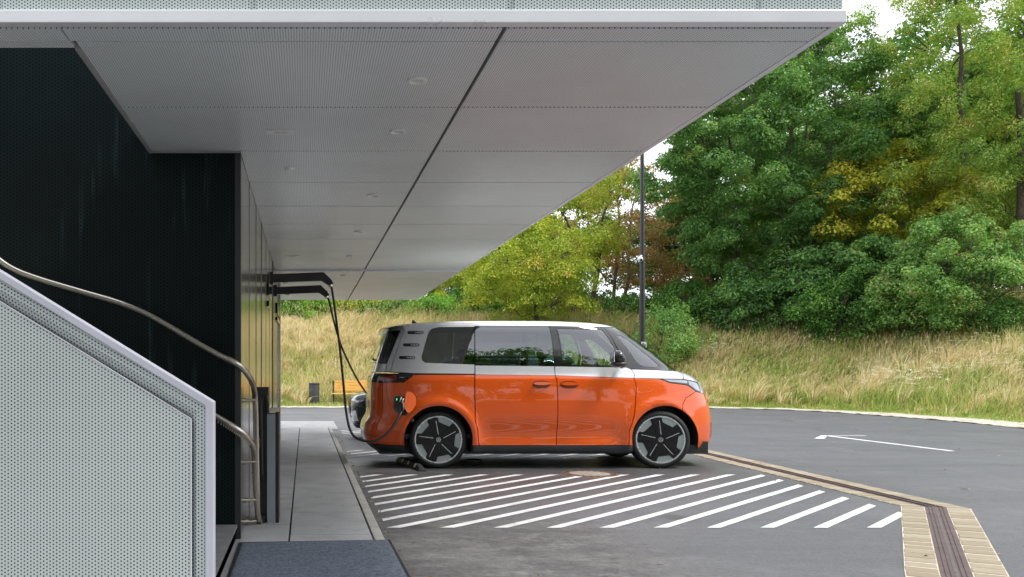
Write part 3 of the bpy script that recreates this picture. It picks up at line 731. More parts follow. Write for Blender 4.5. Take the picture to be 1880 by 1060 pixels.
        def inside(P, L):
            x, y = P.T; r = np.zeros(len(P), bool)
            for i in range(len(L)):
                a, b = L[i], L[(i+1) % len(L)]
                c = (a[1] > y) != (b[1] > y)
                if c.any():
                    xi = a[0]+(y-a[1])*(b[0]-a[0])/(b[1]-a[1]+1e-12); r ^= c & (x < xi)
            return r
        lo = loops[0].min(0); hi = loops[0].max(0)
        gx_, gy_ = np.meshgrid(np.arange(lo[0]+step*.5, hi[0], step), np.arange(lo[1]+step*.5, hi[1], step*.8), indexing='ij')
        G_ = np.stack([gx_.ravel(), gy_.ravel()], 1)
        if len(G_):
            k = inside(G_, loops[0])
            for h in loops[1:]: k &= ~inside(G_, h)
            G_ = G_[k]
        if len(G_):
            dm = np.sqrt(((G_[:, None]-allb[None])**2).sum(-1)).min(1); G_ = G_[dm > step*.45]
            verts += [Vector(q) for q in G_]
        r = delaunay_2d_cdt(verts, edges, [], 2 if False else 1, 1e-7)
        V2 = np.array([tuple(v) for v in r[0]]); fs = [tuple(f) for f in r[2]]
        if loops[1:]:
            cen = np.array([V2[list(f)].mean(0) for f in fs]); k = np.ones(len(fs), bool)
            for h in loops[1:]: k &= ~inside(cen, h)
            fs = [f for f, q in zip(fs, k) if q]
        else:
            cen = np.array([V2[list(f)].mean(0) for f in fs]); k = inside(cen, loops[0]); fs = [f for f, q in zip(fs, k) if q]
        P, n = S.pt(V2[:, 0]/SL, V2[:, 1], off, side)
        nv = len(P); vs = [tuple(p) for p in P]; nrm = [tuple(q) for q in n]; faces = []
        for f in fs:
            a, b, c = P[f[0]], P[f[1]], P[f[2]]; m = np.cross(b-a, c-a)
            if np.dot(m, n[f[0]]) < 0: f = f[::-1]
            faces.append(f)
        nsm = len(faces)
        if rim:
            P2, _ = S.pt(V2[:, 0]/SL, V2[:, 1], off-rim, side)
            cnt = {}
            for f in faces:
                for i in range(len(f)):
                    e = (f[i], f[(i+1) % len(f)]); cnt[e] = 1
            be = [e for e in cnt if (e[1], e[0]) not in cnt]
            mp2 = {}
            for e in be:
                ids = []
                for q in e:
                    if q not in mp2: mp2[q] = (len(vs), len(vs)+1); vs += [tuple(P[q]), tuple(P2[q])]; nrm += [(0, 0, 0)]*2
                    ids.append(mp2[q])
                faces.append((ids[1][0], ids[0][0], ids[0][1], ids[1][1]))
        offv = wl(parent); me = bpy.data.meshes.new(name)
        me.from_pydata([(a-offv.x, b-offv.y, c-offv.z) for a, b, c in vs], [], faces)
        me.materials.append(mats)
        me.polygons.foreach_set('use_smooth', [i < nsm for i in range(len(me.polygons))])
        me.update()
        me.normals_split_custom_set_from_vertices(nrm)
        o = bpy.data.objects.new(name, me); COL.objects.link(o); o.parent = parent
        if label: o['label'] = label
        return o

def paintmat(name, c, flake=.0, rough=.32, metal=0.0):
    g = N(name); geo = g.pos('Object')
    cc = g.ramp(g.noise(1.5, 3), [(.3, tuple(x*.96 for x in c)), (.7, tuple(min(1, x*1.04) for x in c))])
    # fine dust, thicker low down on the doors
    sp = g.n('SeparateXYZ', {0: geo}); low = g.n('MapRange', {0: sp.outputs[2], 1: .25, 2: .75, 3: .10, 4: .01}).outputs[0]
    dust = g.math('MULTIPLY', g.ramp(g.noise(9, 6, sc=(1, 1, .5)), [(.35, .2), (.7, 1.0)]), low)
    cc = g.mix(dust, cc, (.30, .27, .24))
    return g.fin(g.bsdf(color=cc, rough=rough, metal=metal, spec=.2, coat=1.0, coatr=g.math('ADD', .015, g.math('MULTIPLY', dust, .5))))
orange = paintmat('orange_paint', (.74, .096, .003)); silverp = paintmat('silver_paint', (.62, .63, .65), metal=.3, rough=.33)
gloss = M('gloss_black', (.012, .012, .014), .07, var=.2, coat=.6)
satin = M('satin_black', (.035, .037, .04), .42, var=.1)
plast = M('black_plastic', (.022, .023, .025), .55)
rubber = M('tyre_rubber', (.011, .0115, .0125), .68, var=.25, scale=12)
alu = M('machined_aluminium', (.33, .37, .365), .42, metal=.15, var=.06)
rimedge = M('rim_edge', (.62, .65, .65), .28, metal=.6, var=.03)
chrome = M('chrome', (.75, .75, .76), .09, metal=1.0, var=.03)
glass_clear = glassmat('glass_clear', (.50, .74, .70)); glass_dark = glassmat('glass_dark', (.20, .23, .22)); glass_mid = glassmat('glass_rear', (.15, .19, .185))
glass_pil = glassmat('glass_front_quarter', (.80, .88, .88))
whitep = M('white_print', (.75, .75, .75), .4)
seatm = M('seat_fabric', (.045, .047, .05), .8); cab_light = M('cabin_trim', (.30, .30, .30), .7)
redm = M('tail_lamp_red', (.22, .008, .008), .12, coat=1.0)

YC = 12.62; AR = (805.0, 808.0, 63.0); AF = (1221.5, 806.5, 61.0)
def w2(px, py, Y=11.66): a = W(px, py, Y); return a[0], a[2]
RX, RZ = w2(*AR[:2]); FX_, FZ = w2(*AF[:2])
def van_bumps(x, z):
    b = 0
    for cx, cz in ((RX, RZ), (FX_, FZ)):
        r = np.hypot(x-cx, z-cz); b = b+.022*np.exp(-((r-.50)/.055)**2)*(z < 1.05)+.016*np.exp(-((r-.47)/.14)**2)
    mid = np.clip((x-RX-.45)/.25, 0, 1)*np.clip((FX_-.45-x)/.25, 0, 1)
    b = b-mid*(.030*np.exp(-((z-.47)/.16)**2))+mid*.012*np.exp(-((z-.30)/.07)**2)
    b = b+.014/(1+np.exp((z-1.235)/.010))-.014
    return b
rowsV = [(.17, .90, 688, 1288), (.25, .945, 672, 1299), (.36, .965, 663, 1305), (.50, .975, 661, 1306), (.60, .98, 664, 1306), (.70, .983, 671.5, 1304.5), (.80, .985, 672.5, 1302),
         (.90, .986, 672.5, 1298), (1.00, .984, 673, 1293.5), (1.10, .981, 673.5, 1288), (1.17, .977, 674.5, 1281), (1.23, .972, 676, 1272), (1.27, .966, 678, 1262), (1.30, .960, 679.5, 1250), (1.33, .955, 681, 1238),
         (1.40, .944, 683, 1227), (1.50, .925, 686.5, 1211), (1.60, .902, 691, 1194), (1.70, .878, 695, 1176), (1.80, .850, 699.5, 1158), (1.88, .825, 703, 1142), (1.925, .80, 707, 1131),
         (1.953, .765, 716, 1118), (1.975, .71, 735, 1098), (1.995, .62, 775, 1070), (2.010, .50, 820, 1035), (2.020, .34, 860, 1000), (2.026, .17, 885, 975), (2.028, .02, 905, 960)]
SV = Shell(rowsV, YC, 3.0, 4.2, 3.0, bumps=van_bumps)
van = thing('electric_van', 'two tone orange and silver electric van plugged in and charging under the canopy', 'van', (3.3, YC, 0))
def arc(c, a0, a1, n=40, rr=0):
    return [(c[0]+(c[2]+rr)*math.cos(R(a0+(a1-a0)*i/n)), c[1]-(c[2]+rr)*math.sin(R(a0+(a1-a0)*i/n))) for i in range(n+1)]
def both(name, pts, mat, **k):
    o = SV.panel(name, pts, mat, van, side=-1, **k); k.pop('label', None); SV.panel(name, pts, mat, van, side=1, **k); return o
rarc = arc(AR, -9, 189); farc = arc(AF, -11, 191)
# ---- orange lower body
both('quarter_panel', [(703.5, 702.8), (741.5, 702.8), (757.5, 691.6), (758.5, 688.9), (871, 688.9), (871.1, 769), (876.5, 790), (879, 817.7)]+rarc+[(692, 815), (692, 786), (702.5, 757)], orange)
both('tailgate_lower', [(702.3, 703.2), (701.3, 757), (690.6, 786), (690.3, 802), ('s', 0, .50), ('s', 0, 1.165)], orange)
both('rear_bumper', [(690.3, 803.2), (690.6, 815.2), ('s', 0, .30), ('s', 0, .49)], orange)
both('lower_bumper', [(690.6, 816.2), (742.5, 819.3), (742.5, 830), ('s', 0, .18), ('s', 0, .29)], satin, off=-.004)
both('sill', [(868.5, 818.8), (879.5, 818.8), (1154, 818.6), (1161.5, 818.6), (1161.5, 829.5), (868.5, 829.5)], satin, off=-.004)
both('sliding_door', [(872.9, 688.3), (1019, 689.8), (1021, 817.7), (880.6, 817.7), (878.3, 790), (872.9, 769)], orange)
both('front_door', [(1020.4, 689.8), (1163, 694.7), (1163.6, 763), (1154.3, 792), (1153.4, 817.5), (1022.4, 817.7)], orange)
both('front_fender', [(1164.5, 694.8), (1213, 696.9), (1229, 703.5), (1261, 708), (1276.5, 718.8), (1258.5, 730.5), (1253, 742), (1252.3, 753.2)]+arc(AF, 60, 191)[0:]+[(1155.3, 817.5), (1156, 793), (1165.2, 764)], orange)
both('front_bumper', [(1253.6, 753.6), (1254.3, 742.5), (1259.5, 731.3), (1277.5, 719.5), (1287, 722.5), ('s', 1, .98), ('s', 1, .29), (1302, 819.5), (1281.4, 825.2)]+arc(AF, -11, 58.6), orange)
both('lower_lip', [(1281.8, 826.2), (1302, 820.5), ('s', 1, .28), ('s', 1, .19), (1281.8, 831)], satin, off=-.006)
# ---- silver upper body
both('rear_side_panel', [(751, 597.4), (871, 598.6), (871, 599.8), (806, 600.6), (792, 603.8), (786.2, 611), (780, 632), (773.6, 655), (775, 662.5), (781, 666.6), (871, 669.8), (871, 686.4), (758.5, 685.2), (717.3, 682.5)], silverp)
both('belt_recess', [(757, 685.6), (871, 686.8), (871, 688.6), (758, 688.6)], plast, off=-.006, rim=0)
both('sliding_door_belt', [(872.9, 671.4), (1017.6, 673), (1019, 689.2), (872.9, 687.7)], silverp)
both('front_door_belt', [(1019.4, 673.1), (1150, 675.2), (1158.5, 678.4), (1163, 694.1), (1020.2, 689.2)], silverp)
both('front_fender_belt', [(1160, 678.7), (1236, 681.8), (1245, 683.2), (1253.5, 695.6), (1213, 695.2), (1164.3, 694.2)], silverp)
both('bonnet', [(1246.5, 683.4), ('s', 1, 1.318), ('s', 1, 1.0), (1287, 721.5), (1280.5, 702), (1265, 697.6), (1255, 695.8)], silverp)
both('tailgate_frame', [(735.5, 606.5), (740, 600.5), (749.8, 597.6), (716, 682.4), (708.2, 682.6), (711, 667)], silverp)
both('tailgate_panel', [(710, 668.3), (707, 682.8), ('s', 0, 1.295), ('s', 0, 1.43)], silverp)
both('rear_window', [(734.3, 606.8), (709.8, 667.3), ('s', 0, 1.44), ('s', 0, 1.885), (717, 603.6)], gloss)
both('roof', [('s', 0, 1.93), (722, 602), (739, 600), (750, 596.9), (760, 596.7), (871, 598), (872.9, 598.4), (1008, 598.7), (1050, 599.2), (1106, 600.6), (1132, 601.6), ('s', 1, 1.915), ('s', 1, 99), ('s', 0, 99)], silverp, rim=.02)
# ---- glass and black pillars
both('quarter_window', [(871, 600.4), (806.3, 601.2), (792.6, 604.4), (787, 611.4), (780.8, 632), (774.4, 655), (775.8, 661.8), (781.6, 665.8), (871, 669)], glass_mid, rim=.004)
both('door_window', [(872.9, 599.2), (1007.3, 599.8), (1015.8, 671.9), (872.9, 670.2)], glass_mid, rim=.004)
both('window_frame', [(872.9, 599.2), (1007.3, 599.8), (1015.8, 671.9), (872.9, 670.2)], gloss, holes=[[(875.2, 601), (1005, 601.3), (1013, 669.8), (875.2, 668.4)]], off=.0012, rim=0) if False else None
both('centre_pillar', [(1008.2, 599.9), (1018.6, 600.2), (1030.5, 672.6), (1016.8, 672.2)], gloss)
both('front_window_frame', [(1019.3, 600.3), (1050, 600.6), (1107.7, 602), (1130.5, 636), (1137, 650), (1138, 673.9), (1031.3, 672.6)], gloss, holes=[[(1023, 603.6), (1105.3, 605.6), (1128.5, 640), (1133.5, 655), (1133.6, 671.4), (1032.8, 670.8)]])
both('front_window', [(1022.8, 603.4), (1105.5, 605.4), (1128.7, 640), (1133.8, 655), (1133.8, 671.7), (1032.6, 671)], glass_clear, off=-.004, rim=0)
qw = [(1131.5, 616.2), (1139, 616), (1152, 623.5), (1180, 646), (1207, 668.6), (1211, 672.8), (1203, 674), (1184, 673), (1174, 669.5), (1166, 661)]
both('front_pillar', [(1108.4, 602.1), (1132, 603), (1139, 606.5), (1160, 621.5), (1190, 645), (1222, 671), (1233, 680.7), (1159, 677.4), (1139.5, 673.6), (1138.5, 650), (1131.6, 635.5)], gloss, holes=[qw])
both('front_quarter_window', qw, glass_pil, off=-.003, rim=0)
both('windscreen', [(1133, 604), (1140, 606.8), (1161, 621.8), (1191, 645.3), (1223, 671.4), (1235, 681.2), ('s', 1, 1.325), ('s', 1, 1.905)], glass_clear, rim=.004)
# roof lining and floor keep daylight out of the cabin
for sd_ in (-1, 1):
    SV.panel('roof_lining', [('s', .04, 1.93), ('s', .96, 1.90), ('s', .96, 99), ('s', .04, 99)], cab_light, van, off=-.035, rim=0, step=.1, side=sd_)
# ---- dark inner hull under the outer panels
hullp = [('s', 0, .24), ('s', 0, 1.28), ('s', .5, 1.275), ('s', 1, 1.27), ('s', 1, .24), (1290, 824)]+arc(AF, -14, 194, rr=-.5)+[(1150, 824), (880, 824)]+arc(AR, -13, 193, rr=-.5)+[(735, 824)]
both('inner_hull', hullp, plast, off=-.028, rim=0, step=.09)
ub = MB(); ub.box(1.02, 5.55, YC-.62, YC+.62, .17, .34); ub.box(RX+.45, FX_-.45, YC-.90, YC+.90, .215, .36)
ub.build('underbody', plast, van)
# wheel wells
for (cx, cz, nm) in ((RX, RZ, 'r'), (FX_, FZ, 'f')):
    for sd_ in (-1, 1):
        mb = MB(); n = 20; ro = .452
        y0, y1 = (YC+sd_*.93, YC+sd_*.55)
        ring_ = [(cx+ro*math.cos(R(-12+204*i/n)), cz+ro*math.sin(R(-12+204*i/n))) for i in range(n+1)]
        vs = [(a, y0, b) for a, b in ring_]+[(a, y1, b) for a, b in ring_]+[(cx, y1, cz)]
        mb.add(vs, [(i, i+1, n+2+i, n+1+i) for i in range(n)]+[(n+1+i, n+2+i, 2*n+2) for i in range(n)]+[(n+1, 2*n+2, 2*n+1)])
        mb.build('wheel_well', plast, van)
# ---- wheels
whblack = M('wheel_black', (.006, .006, .007), .22, var=.2, spec=.35)
def wheel(parent, cx, cy, cz, sgn, phase, steer=0.0, Rt=.388, Rr=.318, wd=.235, style='pin'):
    """sgn -1: outer face towards -Y"""
    w = bpy.data.objects.new('wheel', None); COL.objects.link(w); w.parent = parent; w.location = Vector((cx, cy, cz))-wl(parent); w.empty_display_size = .1
    c = (cx, cy, cz); s = sgn; o = s*wd/2
    prof = [(Rr-.02, -o*.98), (Rr+.015, -o), (Rt-.035, -o*1.02), (Rt-.012, -o*.9), (Rt, -o*.72)]
    for k in (-.5, -.17, .17, .5): prof += [(Rt, -o*(-k)-.006), (Rt-.008, o*k-.0045), (Rt-.008, o*k+.0045), (Rt, o*k+.006)] if False else []
    prof += [(Rt, 0), (Rt, o*.72), (Rt-.012, o*.9), (Rt-.035, o*1.02), (Rt-.048, o*1.035), (Rr+.018, o*1.03), (Rr+.006, o*.985), (Rr-.012, o*.93)]
    tm = MB().lathe(prof, c, 'y', 64); tm.f = tm.f[:-2]; tm.mi = tm.mi[:-2]; t = tm.build('tyre', rubber, w, smooth=True, autos=60)
    fy = cy+o*.93
    rm = MB().lathe([(Rr-.012, -o*.9), (Rr-.016, o*.9), (Rr+.002, o*.985), (Rr-.004, o*1.0), (Rr-.014, o*.985), (Rr-.020, o*.86)], c, 'y', 64)
    rm.f.pop(); rm.f.pop(); rm.mi.pop(); rm.mi.pop()
    rim_ = rm.build('rim', rimedge, w, smooth=True, autos=50)
    def P(r, a): return (r*Rr*math.cos(R(a)), r*Rr*math.sin(R(a)))
    MB().lathe([(Rr-.02, o*.60), (0, o*.60)], c, 'y', 40).build('brake_cover', plast, w)
    if style == 'pin':
        # aluminium sectors between the arms
        for k in range(5):
            a = phase+72*k; pts = [P(.955, a-22+44*i/8) for i in range(9)]+[P(.74, a+17), P(.70, a+9), P(.71, a-19)]
            MB().prism(pts, (0, -s*.03, 0), (1, 0, 0), (0, 0, 1), (cx, fy-s*.002, cz)).build('rim_sector', alu, rim_, bevel=.002)
        st_ = []
        for k in range(5):
            a = phase+72*k
            st_ += [P(.725, a-19.5), P(.715, a+9), P(.755, a+17.5), P(.93, a+20.5), P(.95, a+25), P(.95, a+45), P(.93, a+49)]
        mb = MB(); mb.prism(st_, (0, -s*.035, 0), (1, 0, 0), (0, 0, 1), (cx, fy+s*.004, cz)); spider = mb.build('wheel_cover', whblack, w, bevel=.003)
        for k in range(5):
            a = R(phase+36+72*k); d = Vector((math.cos(a), math.sin(a))); q = Vector((-d.y, d.x))
            ridge = [d*.20*Rr+q*.10*Rr, d*.90*Rr+q*.17*Rr, d*.93*Rr+q*.02*Rr, d*.25*Rr-q*.03*Rr]
            MB().prism([tuple(v) for v in ridge], (0, s*.008, 0), (1, 0, 0), (0, 0, 1), (cx, fy+s*.004, cz)).build('vane', whblack, spider, bevel=.003)
            st2 = [d*.22*Rr-q*.075*Rr, d*.80*Rr-q*.135*Rr, d*.81*Rr-q*.115*Rr, d*.22*Rr-q*.05*Rr]
            MB().prism([tuple(v) for v in st2], (0, s*.0052, 0), (1, 0, 0), (0, 0, 1), (cx, fy+s*.004, cz)).build('accent_line', rimedge, spider)
        cap = MB().lathe([(.034, o*.93), (.034, o*.93+s*.010), (.030, o*.93+s*.013), (0, o*.93+s*.013)], c, 'y', 28).build('hub_cap', gloss, w, smooth=True, autos=40)
        em = MB(); yy = fy+s*.0135
        n = 28
        for k in range(n):
            a0, a1 = 2*math.pi*k/n, 2*math.pi*(k+1)/n
            pr = [(.031*math.cos(a0), .031*math.sin(a0)), (.031*math.cos(a1), .031*math.sin(a1)), (.026*math.cos(a1), .026*math.sin(a1)), (.026*math.cos(a0), .026*math.sin(a0))]
            em.prism(pr, (0, s*.002, 0), (1, 0, 0), (0, 0, 1), (cx, yy, cz))
        mir = 1 if s < 0 else -1
        def stroke(x0, z0, x1, z1, h=.0028):
            dx, dz = x1-x0, z1-z0; L = math.hypot(dx, dz); nx_, nz_ = -dz/L*h, dx/L*h
            em.prism([(mir*(x0+nx_), z0+nz_), (mir*(x1+nx_), z1+nz_), (mir*(x1-nx_), z1-nz_), (mir*(x0-nx_), z0-nz_)], (0, s*.002, 0), (1, 0, 0), (0, 0, 1), (cx, yy, cz))
        stroke(-.012, .024, -.002, .003); stroke(.012, .024, .002, .003)
        stroke(-.024, .012, -.012, -.022); stroke(-.012, -.022, 0, .0); stroke(0, 0, .012, -.022); stroke(.012, -.022, .024, .012)
        em.build('emblem', chrome, cap)
    else:
        for k in range(5):
            a = R(phase+72*k); d = Vector((math.cos(a), math.sin(a))); q = Vector((-d.y, d.x))
            MB().prism([tuple(d*.1*Rr+q*.12*Rr), tuple(d*.96*Rr+q*.16*Rr), tuple(d*.96*Rr-q*.16*Rr), tuple(d*.1*Rr-q*.12*Rr)], (0, -s*.03, 0), (1, 0, 0), (0, 0, 1), (cx, fy, cz)).build('spoke', alu, rim_, bevel=.004)
    if steer:
        w.rotation_euler = (0, 0, steer)
    return w
wheel(van, *[(W(805, 808, 11.70)[0])], YC-.80, .388, -1, -1.5)
wheel(van, W(805, 808, 11.70)[0], YC+.80, .388, 1, 10)
wheel(van, W(1215, 808, 11.70)[0], YC-.80, .388, -1, -6, steer=R(-7))
wheel(van, W(1215, 808, 11.70)[0], YC+.80, .388, 1, 30, steer=R(-7))
# ---- lamps, vents, handles, mirror, aerial, spoiler
tl = SV.panel('tail_light', [(757.6, 686.8), (756.8, 691), (741.2, 702), (703, 702.2), (690, 702.5), ('s', 0, 1.17), ('s', 0, 1.288)], gloss, van, off=.004)
SV.panel('tail_light', [(757.6, 686.8), (756.8, 691), (741.2, 702), (703, 702.2), (690, 702.5), ('s', 0, 1.17), ('s', 0, 1.288)], gloss, van, off=.004, side=1)
SV.panel('lamp_lens', [(702, 689.5), (729.5, 689), (727.5, 698.8), (701, 699.2)], redm, tl, off=.0065)
SV.panel('trim_line', [(733, 693.2), (742, 693), (742, 693.8), (733, 694)], chrome, tl, off=.0065, rim=.002)
lensg = M('lamp_lens_grey', (.30, .34, .38), .1, coat=1.0, metal=.3)
hp = [(1214, 696), (1250, 696.6), (1264, 698.7), (1279.3, 703), (1286.3, 721.3), (1276.3, 718.2), (1261, 707), (1229, 702.6)]
hl = SV.panel('headlight', hp, gloss, van, off=.003); SV.panel('headlight', hp, gloss, van, off=.003, side=1)
SV.panel('lamp_lens', [(1262.5, 700), (1277.8, 704), (1284.5, 719.3), (1277, 716), (1264, 706.8)], lensg, hl, off=.007)
SV.panel('chrome_trim', [(1217, 697.2), (1250, 698), (1261, 699.8), (1261.5, 704.5), (1230, 701.3)], lensg, hl, off=.0055)
for (cx, cy) in ((763, 611), (755, 633.7), (747.3, 656.8)):
    p_ = []
    for i in range(9): a = R(-90+180*i/8); p_.append((cx+12+2.9*math.cos(a), cy-2.9*math.sin(a)))
    for i in range(9): a = R(90+180*i/8); p_.append((cx-12+2.9*math.cos(a), cy-2.9*math.sin(a)))
    v_ = SV.panel('pillar_vent', p_, gloss, van, off=.0025, step=.03); SV.panel('pillar_vent', p_, gloss, van, off=.0025, side=1, step=.03)
    for k in range(5):
        x = cx+.2+k*2.9; hh = .8+.22*k
        for dy in (-1, 1):
            SV.panel('chevron', [(x-.9, cy+dy*hh*1.3), (x+.3, cy+dy*hh*1.3), (x+1.4, cy), (x+.2, cy)], whitep, v_, off=.0045, rim=.001)
for (cx, cy) in ((994, 705.3), (1045, 706)):
    el = [(cx+17*math.copysign(abs(math.cos(R(a)))**.8, math.cos(R(a))), cy+7.2*math.sin(R(a))) for a in range(0, 360, 15)]
    for sd_ in (-1, 1):
        SV.panel('handle_recess', [(x, y+.6) for x, y in el], M('recess_shade_orange', (.22, .035, .008), .4) if sd_ < 0 and cx < 1000 else bpy.data.materials['recess_shade_orange'], van, off=.0016, rim=.002, side=sd_)  # flat ellipse; the hollow's shade is painted in as darker orange
        SV.panel('door_handle', [(cx+15.5*math.cos(R(a)), cy-.9+3.1*math.sin(R(a))) for a in range(0, 360, 15)], orange, van, off=.030, rim=.022, side=sd_)
for p0, p1 in (((1154, 694.9), (1156.5, 697.2)),): pass
# charge port, flap, plug socket
pt_ = [(723.5, 731), (727, 727.5), (747.5, 727), (749, 730), (750, 757), (745, 763.3), (737, 762.8), (727, 757.5), (722.5, 750)]
port = SV.panel('charge_port', pt_, gloss, van, off=.0035)
green = N('charge_led'); green_m = green.fin(green.bsdf(color=(.0, .3, .08), rough=.3, emit=(.02, 1, .25), emits=1.3))
SV.panel('status_light', [(728.1, 732), (729.2, 732), (729.2, 735), (728.1, 735)], green_m, port, off=.006, rim=.002)
def fl(px, py, d=0.0):
    # open flap stands out from the side, hinged at its front edge
    Y = 11.60-(764-px)*.0035+d; return W(px, py, Y)
fp = [(741.5, 745), (743.2, 732), (745.5, 722.5), (748, 719.2), (752, 719.6), (759, 722.7), (763.3, 730), (764.3, 735), (763.4, 744), (757, 753.5), (751.5, 758.5), (747.5, 757.5), (743, 750)]
mb = MB(); vs = [fl(*p) for p in fp]+[fl(p[0], p[1], .016) for p in fp]; n = len(fp)
mb.add(vs, [tuple(range(n)), tuple(range(n, 2*n))[::-1]]+[(i, (i+1) % n, n+(i+1) % n, n+i) for i in range(n)])
mb.build('charge_flap', orange, van, bevel=.003)
MB().tube(spline([W(754, 757, 11.56), W(755, 764, 11.56), W(756.5, 768, 11.56)], 4), .002, 6).build('cap_strap', plast, van)
MB().lathe([(.022, 0), (.026, -.012), (.02, -.026), (0, -.028)], W(756.5, 772.5, 11.585), 'y', 16).build('socket_cap', plast, van, smooth=True, autos=50)
# mirror
def ell(c, r, seg=20, rings=12, squash=None):
    vs, fs = [], []
    for i in range(1, rings):
        a = math.pi*i/rings
        for k in range(seg):
            b = 2*math.pi*k/seg; v = Vector((math.sin(a)*math.cos(b)*r[0], math.sin(a)*math.sin(b)*r[1], math.cos(a)*r[2]))
            if squash: v = squash(v)
            vs.append((v.x+c[0], v.y+c[1], v.z+c[2]))
    fs = [(i*seg+k, i*seg+(k+1) % seg, (i+1)*seg+(k+1) % seg, (i+1)*seg+k) for i in range(rings-2) for k in range(seg)]
    fs += [tuple(range(seg))[::-1], tuple((rings-2)*seg+k for k in range(seg))]; return vs, fs
for sgn in (-1, 1):
    cx, _, cz = W(1137, 658, 11.5); cy = YC+sgn*1.09
    def sq(v): 
        t = (v.z+.12)/.24; v = Vector((v.x+.035*(.5-t)*1.0, v.y, v.z)); v.x *= 1.12-.35*t; return v
    mb = MB(); mb.add(*ell((cx, cy, cz+.01), (.088, .12, .100), squash=sq)); m_ = mb.build('wing_mirror', gloss, van, smooth=True)
    mb = MB(); mb.add(*ell((cx+.005, cy, cz-.075), (.105, .115, .040))); mb.build('mirror_base', satin, m_, smooth=True)
    MB().tube([(cx+.06, cy, cz-.085), (cx+.10, YC+sgn*.93, cz-.10)], [.03, .035], 12).build('mirror_arm', satin, m_, smooth=True)
    MB().box(cx-.088, cx-.080, cy-.085, cy+.085, cz-.05, cz+.08).build('mirror_glass', chrome, m_, bevel=.003)
# aerial
a0 = W(757, 594.5, 12.5); 
z0 = a0[2]+.0; x0 = a0[0]
MB().prism([(x0, z0-.02), (x0+.015, z0+.062), (x0+.03, z0+.060), (x0+.075, z0+.022), (x0+.155, z0+.0), (x0+.16, z0-.02)], (0, .03, 0), (1, 0, 0), (0, 0, 1), (0, YC-.015, 0)).build('roof_aerial', gloss, van, bevel=.006)
# spoiler: black tipped visor above the rear window
mb = MB(); xs_ = []
for i in range(13):
    t = -1+2*i/12; yy = YC+t*.74; fx = .04*abs(t)**2.5; zt = 1.925-.02*t*t
    X0 = 1.10+fx; prof = [(X0, zt-.045), (X0-.01, zt-.02), (X0, zt+.0), (X0+.10, zt+.02), (X0+.2, zt+.025), (X0+.2, zt-.03), (X0+.05, zt-.05)]
    xs_.append([(a, yy, b) for a, b in prof])
vs = [p for r_ in xs_ for p in r_]; m_ = len(xs_[0])
mb.add(vs, [(i*m_+k, i*m_+(k+1) % m_, (i+1)*m_+(k+1) % m_, (i+1)*m_+k) for i in range(12) for k in range(m_)]+[tuple(range(m_))[::-1], tuple(12*m_+k for k in range(m_))])
mb.build('rear_spoiler', gloss, van, smooth=True, autos=40)
MB().tube([W(693, 662, 12.6), W(686, 661, 12.6), W(684, 658.5, 12.6)], [.014, .012, .02], 8).build('rear_wiper', plast, van, smooth=True)
# bumper grille dots on the nose
mb = MB()
for i, py in enumerate(range(776, 803, 4)):
    for j, s_ in enumerate((.915, .930, .945)):
        v_ = SV.inv(5.0, EYE-(py+(j % 2)*2-VY)*12.2/F)[1]; P_, n_ = SV.pt(np.array([s_]), np.array([v_]), .001)
        mb.add(*ell(P_[0], (.005, .009, .008), 8, 5))
mb.build('grille_dots', plast, van)
# rear number plate recess
_q = SV.pt(np.array([0.0]), np.array([float(np.interp(.84, SV.z, SV.v))]))[0][0]; MB().box(_q[0]-.008, _q[0]+.02, YC-.26, YC+.26, .785, .895).build('number_plate', whitep, van, bevel=.004)
# ---- cabin
MB().box(1.25, 5.2, YC-.84, YC+.84, .40, .46).build('cabin_floor', seatm, van)
def seat(x, y, w=.48, h=.62, z=.75):
    mb = MB(); mb.box(x, x+.5, y-w/2, y+w/2, z-.1, z+.12)
    mb.box(x-.06, x+.07, y-w/2, y+w/2, z+.1, z+h+.1, Matrix.Rotation(R(-12), 3, 'Y'), (x, y, z+.1))
    s_ = mb.build('seat', seatm, van, bevel=.045)
    hb = MB(); hb.box(x-.23, x-.12, y-.13, y+.13, z+h+.12, z+h+.33); hb.build('headrest', seatm, s_, bevel=.04)
    MB().box(x-.19, x-.165, y-.07, y+.07, z+h, z+h+.2).build('headrest_post', plast, s_)
for yy in (YC-.42, YC+.42): seat(3.72, yy)
for yy in (YC-.45, YC+.0, YC+.45): seat(2.55, yy, .44, .56)
MB().box(1.5, 1.62, YC-.7, YC+.7, .6, 1.42).build('luggage_cover', seatm, van, bevel=.02)
da = MB(); da.prism([(4.50, .9), (4.48, 1.16), (4.54, 1.25), (4.70, 1.285), (5.0, 1.25), (5.0, .9)], (0, 1.36, 0), (1, 0, 0), (0, 0, 1), (0, YC-.68, 0)); da.build('dashboard', seatm, van, bevel=.02)
MB().box(4.48, 4.51, YC-.16, YC+.16, 1.24, 1.42).build('centre_screen', gloss, van, bevel=.005)
sw = MB(); n = 28; cx, cy, cz = 4.24, YC+.40, 1.33; M3 = Matrix.Rotation(R(-62), 3, 'Y')
sw.tube([Vector((cx, cy, cz))+M3 @ Vector((.19*math.cos(2*math.pi*k/n), .19*math.sin(2*math.pi*k/n), 0)) for k in range(n+1)], .017, 8, cap=False)
sw.add(*ell((cx, cy, cz), (.03, .07, .06))); sw.tube([(cx, cy-.18, cz), (cx, cy+.18, cz)], .014, 6); sw.tube([(cx, cy, cz), (cx+.3, cy, cz-.12)], .03, 8)
sw.build('steering_wheel', plast, van, smooth=True)
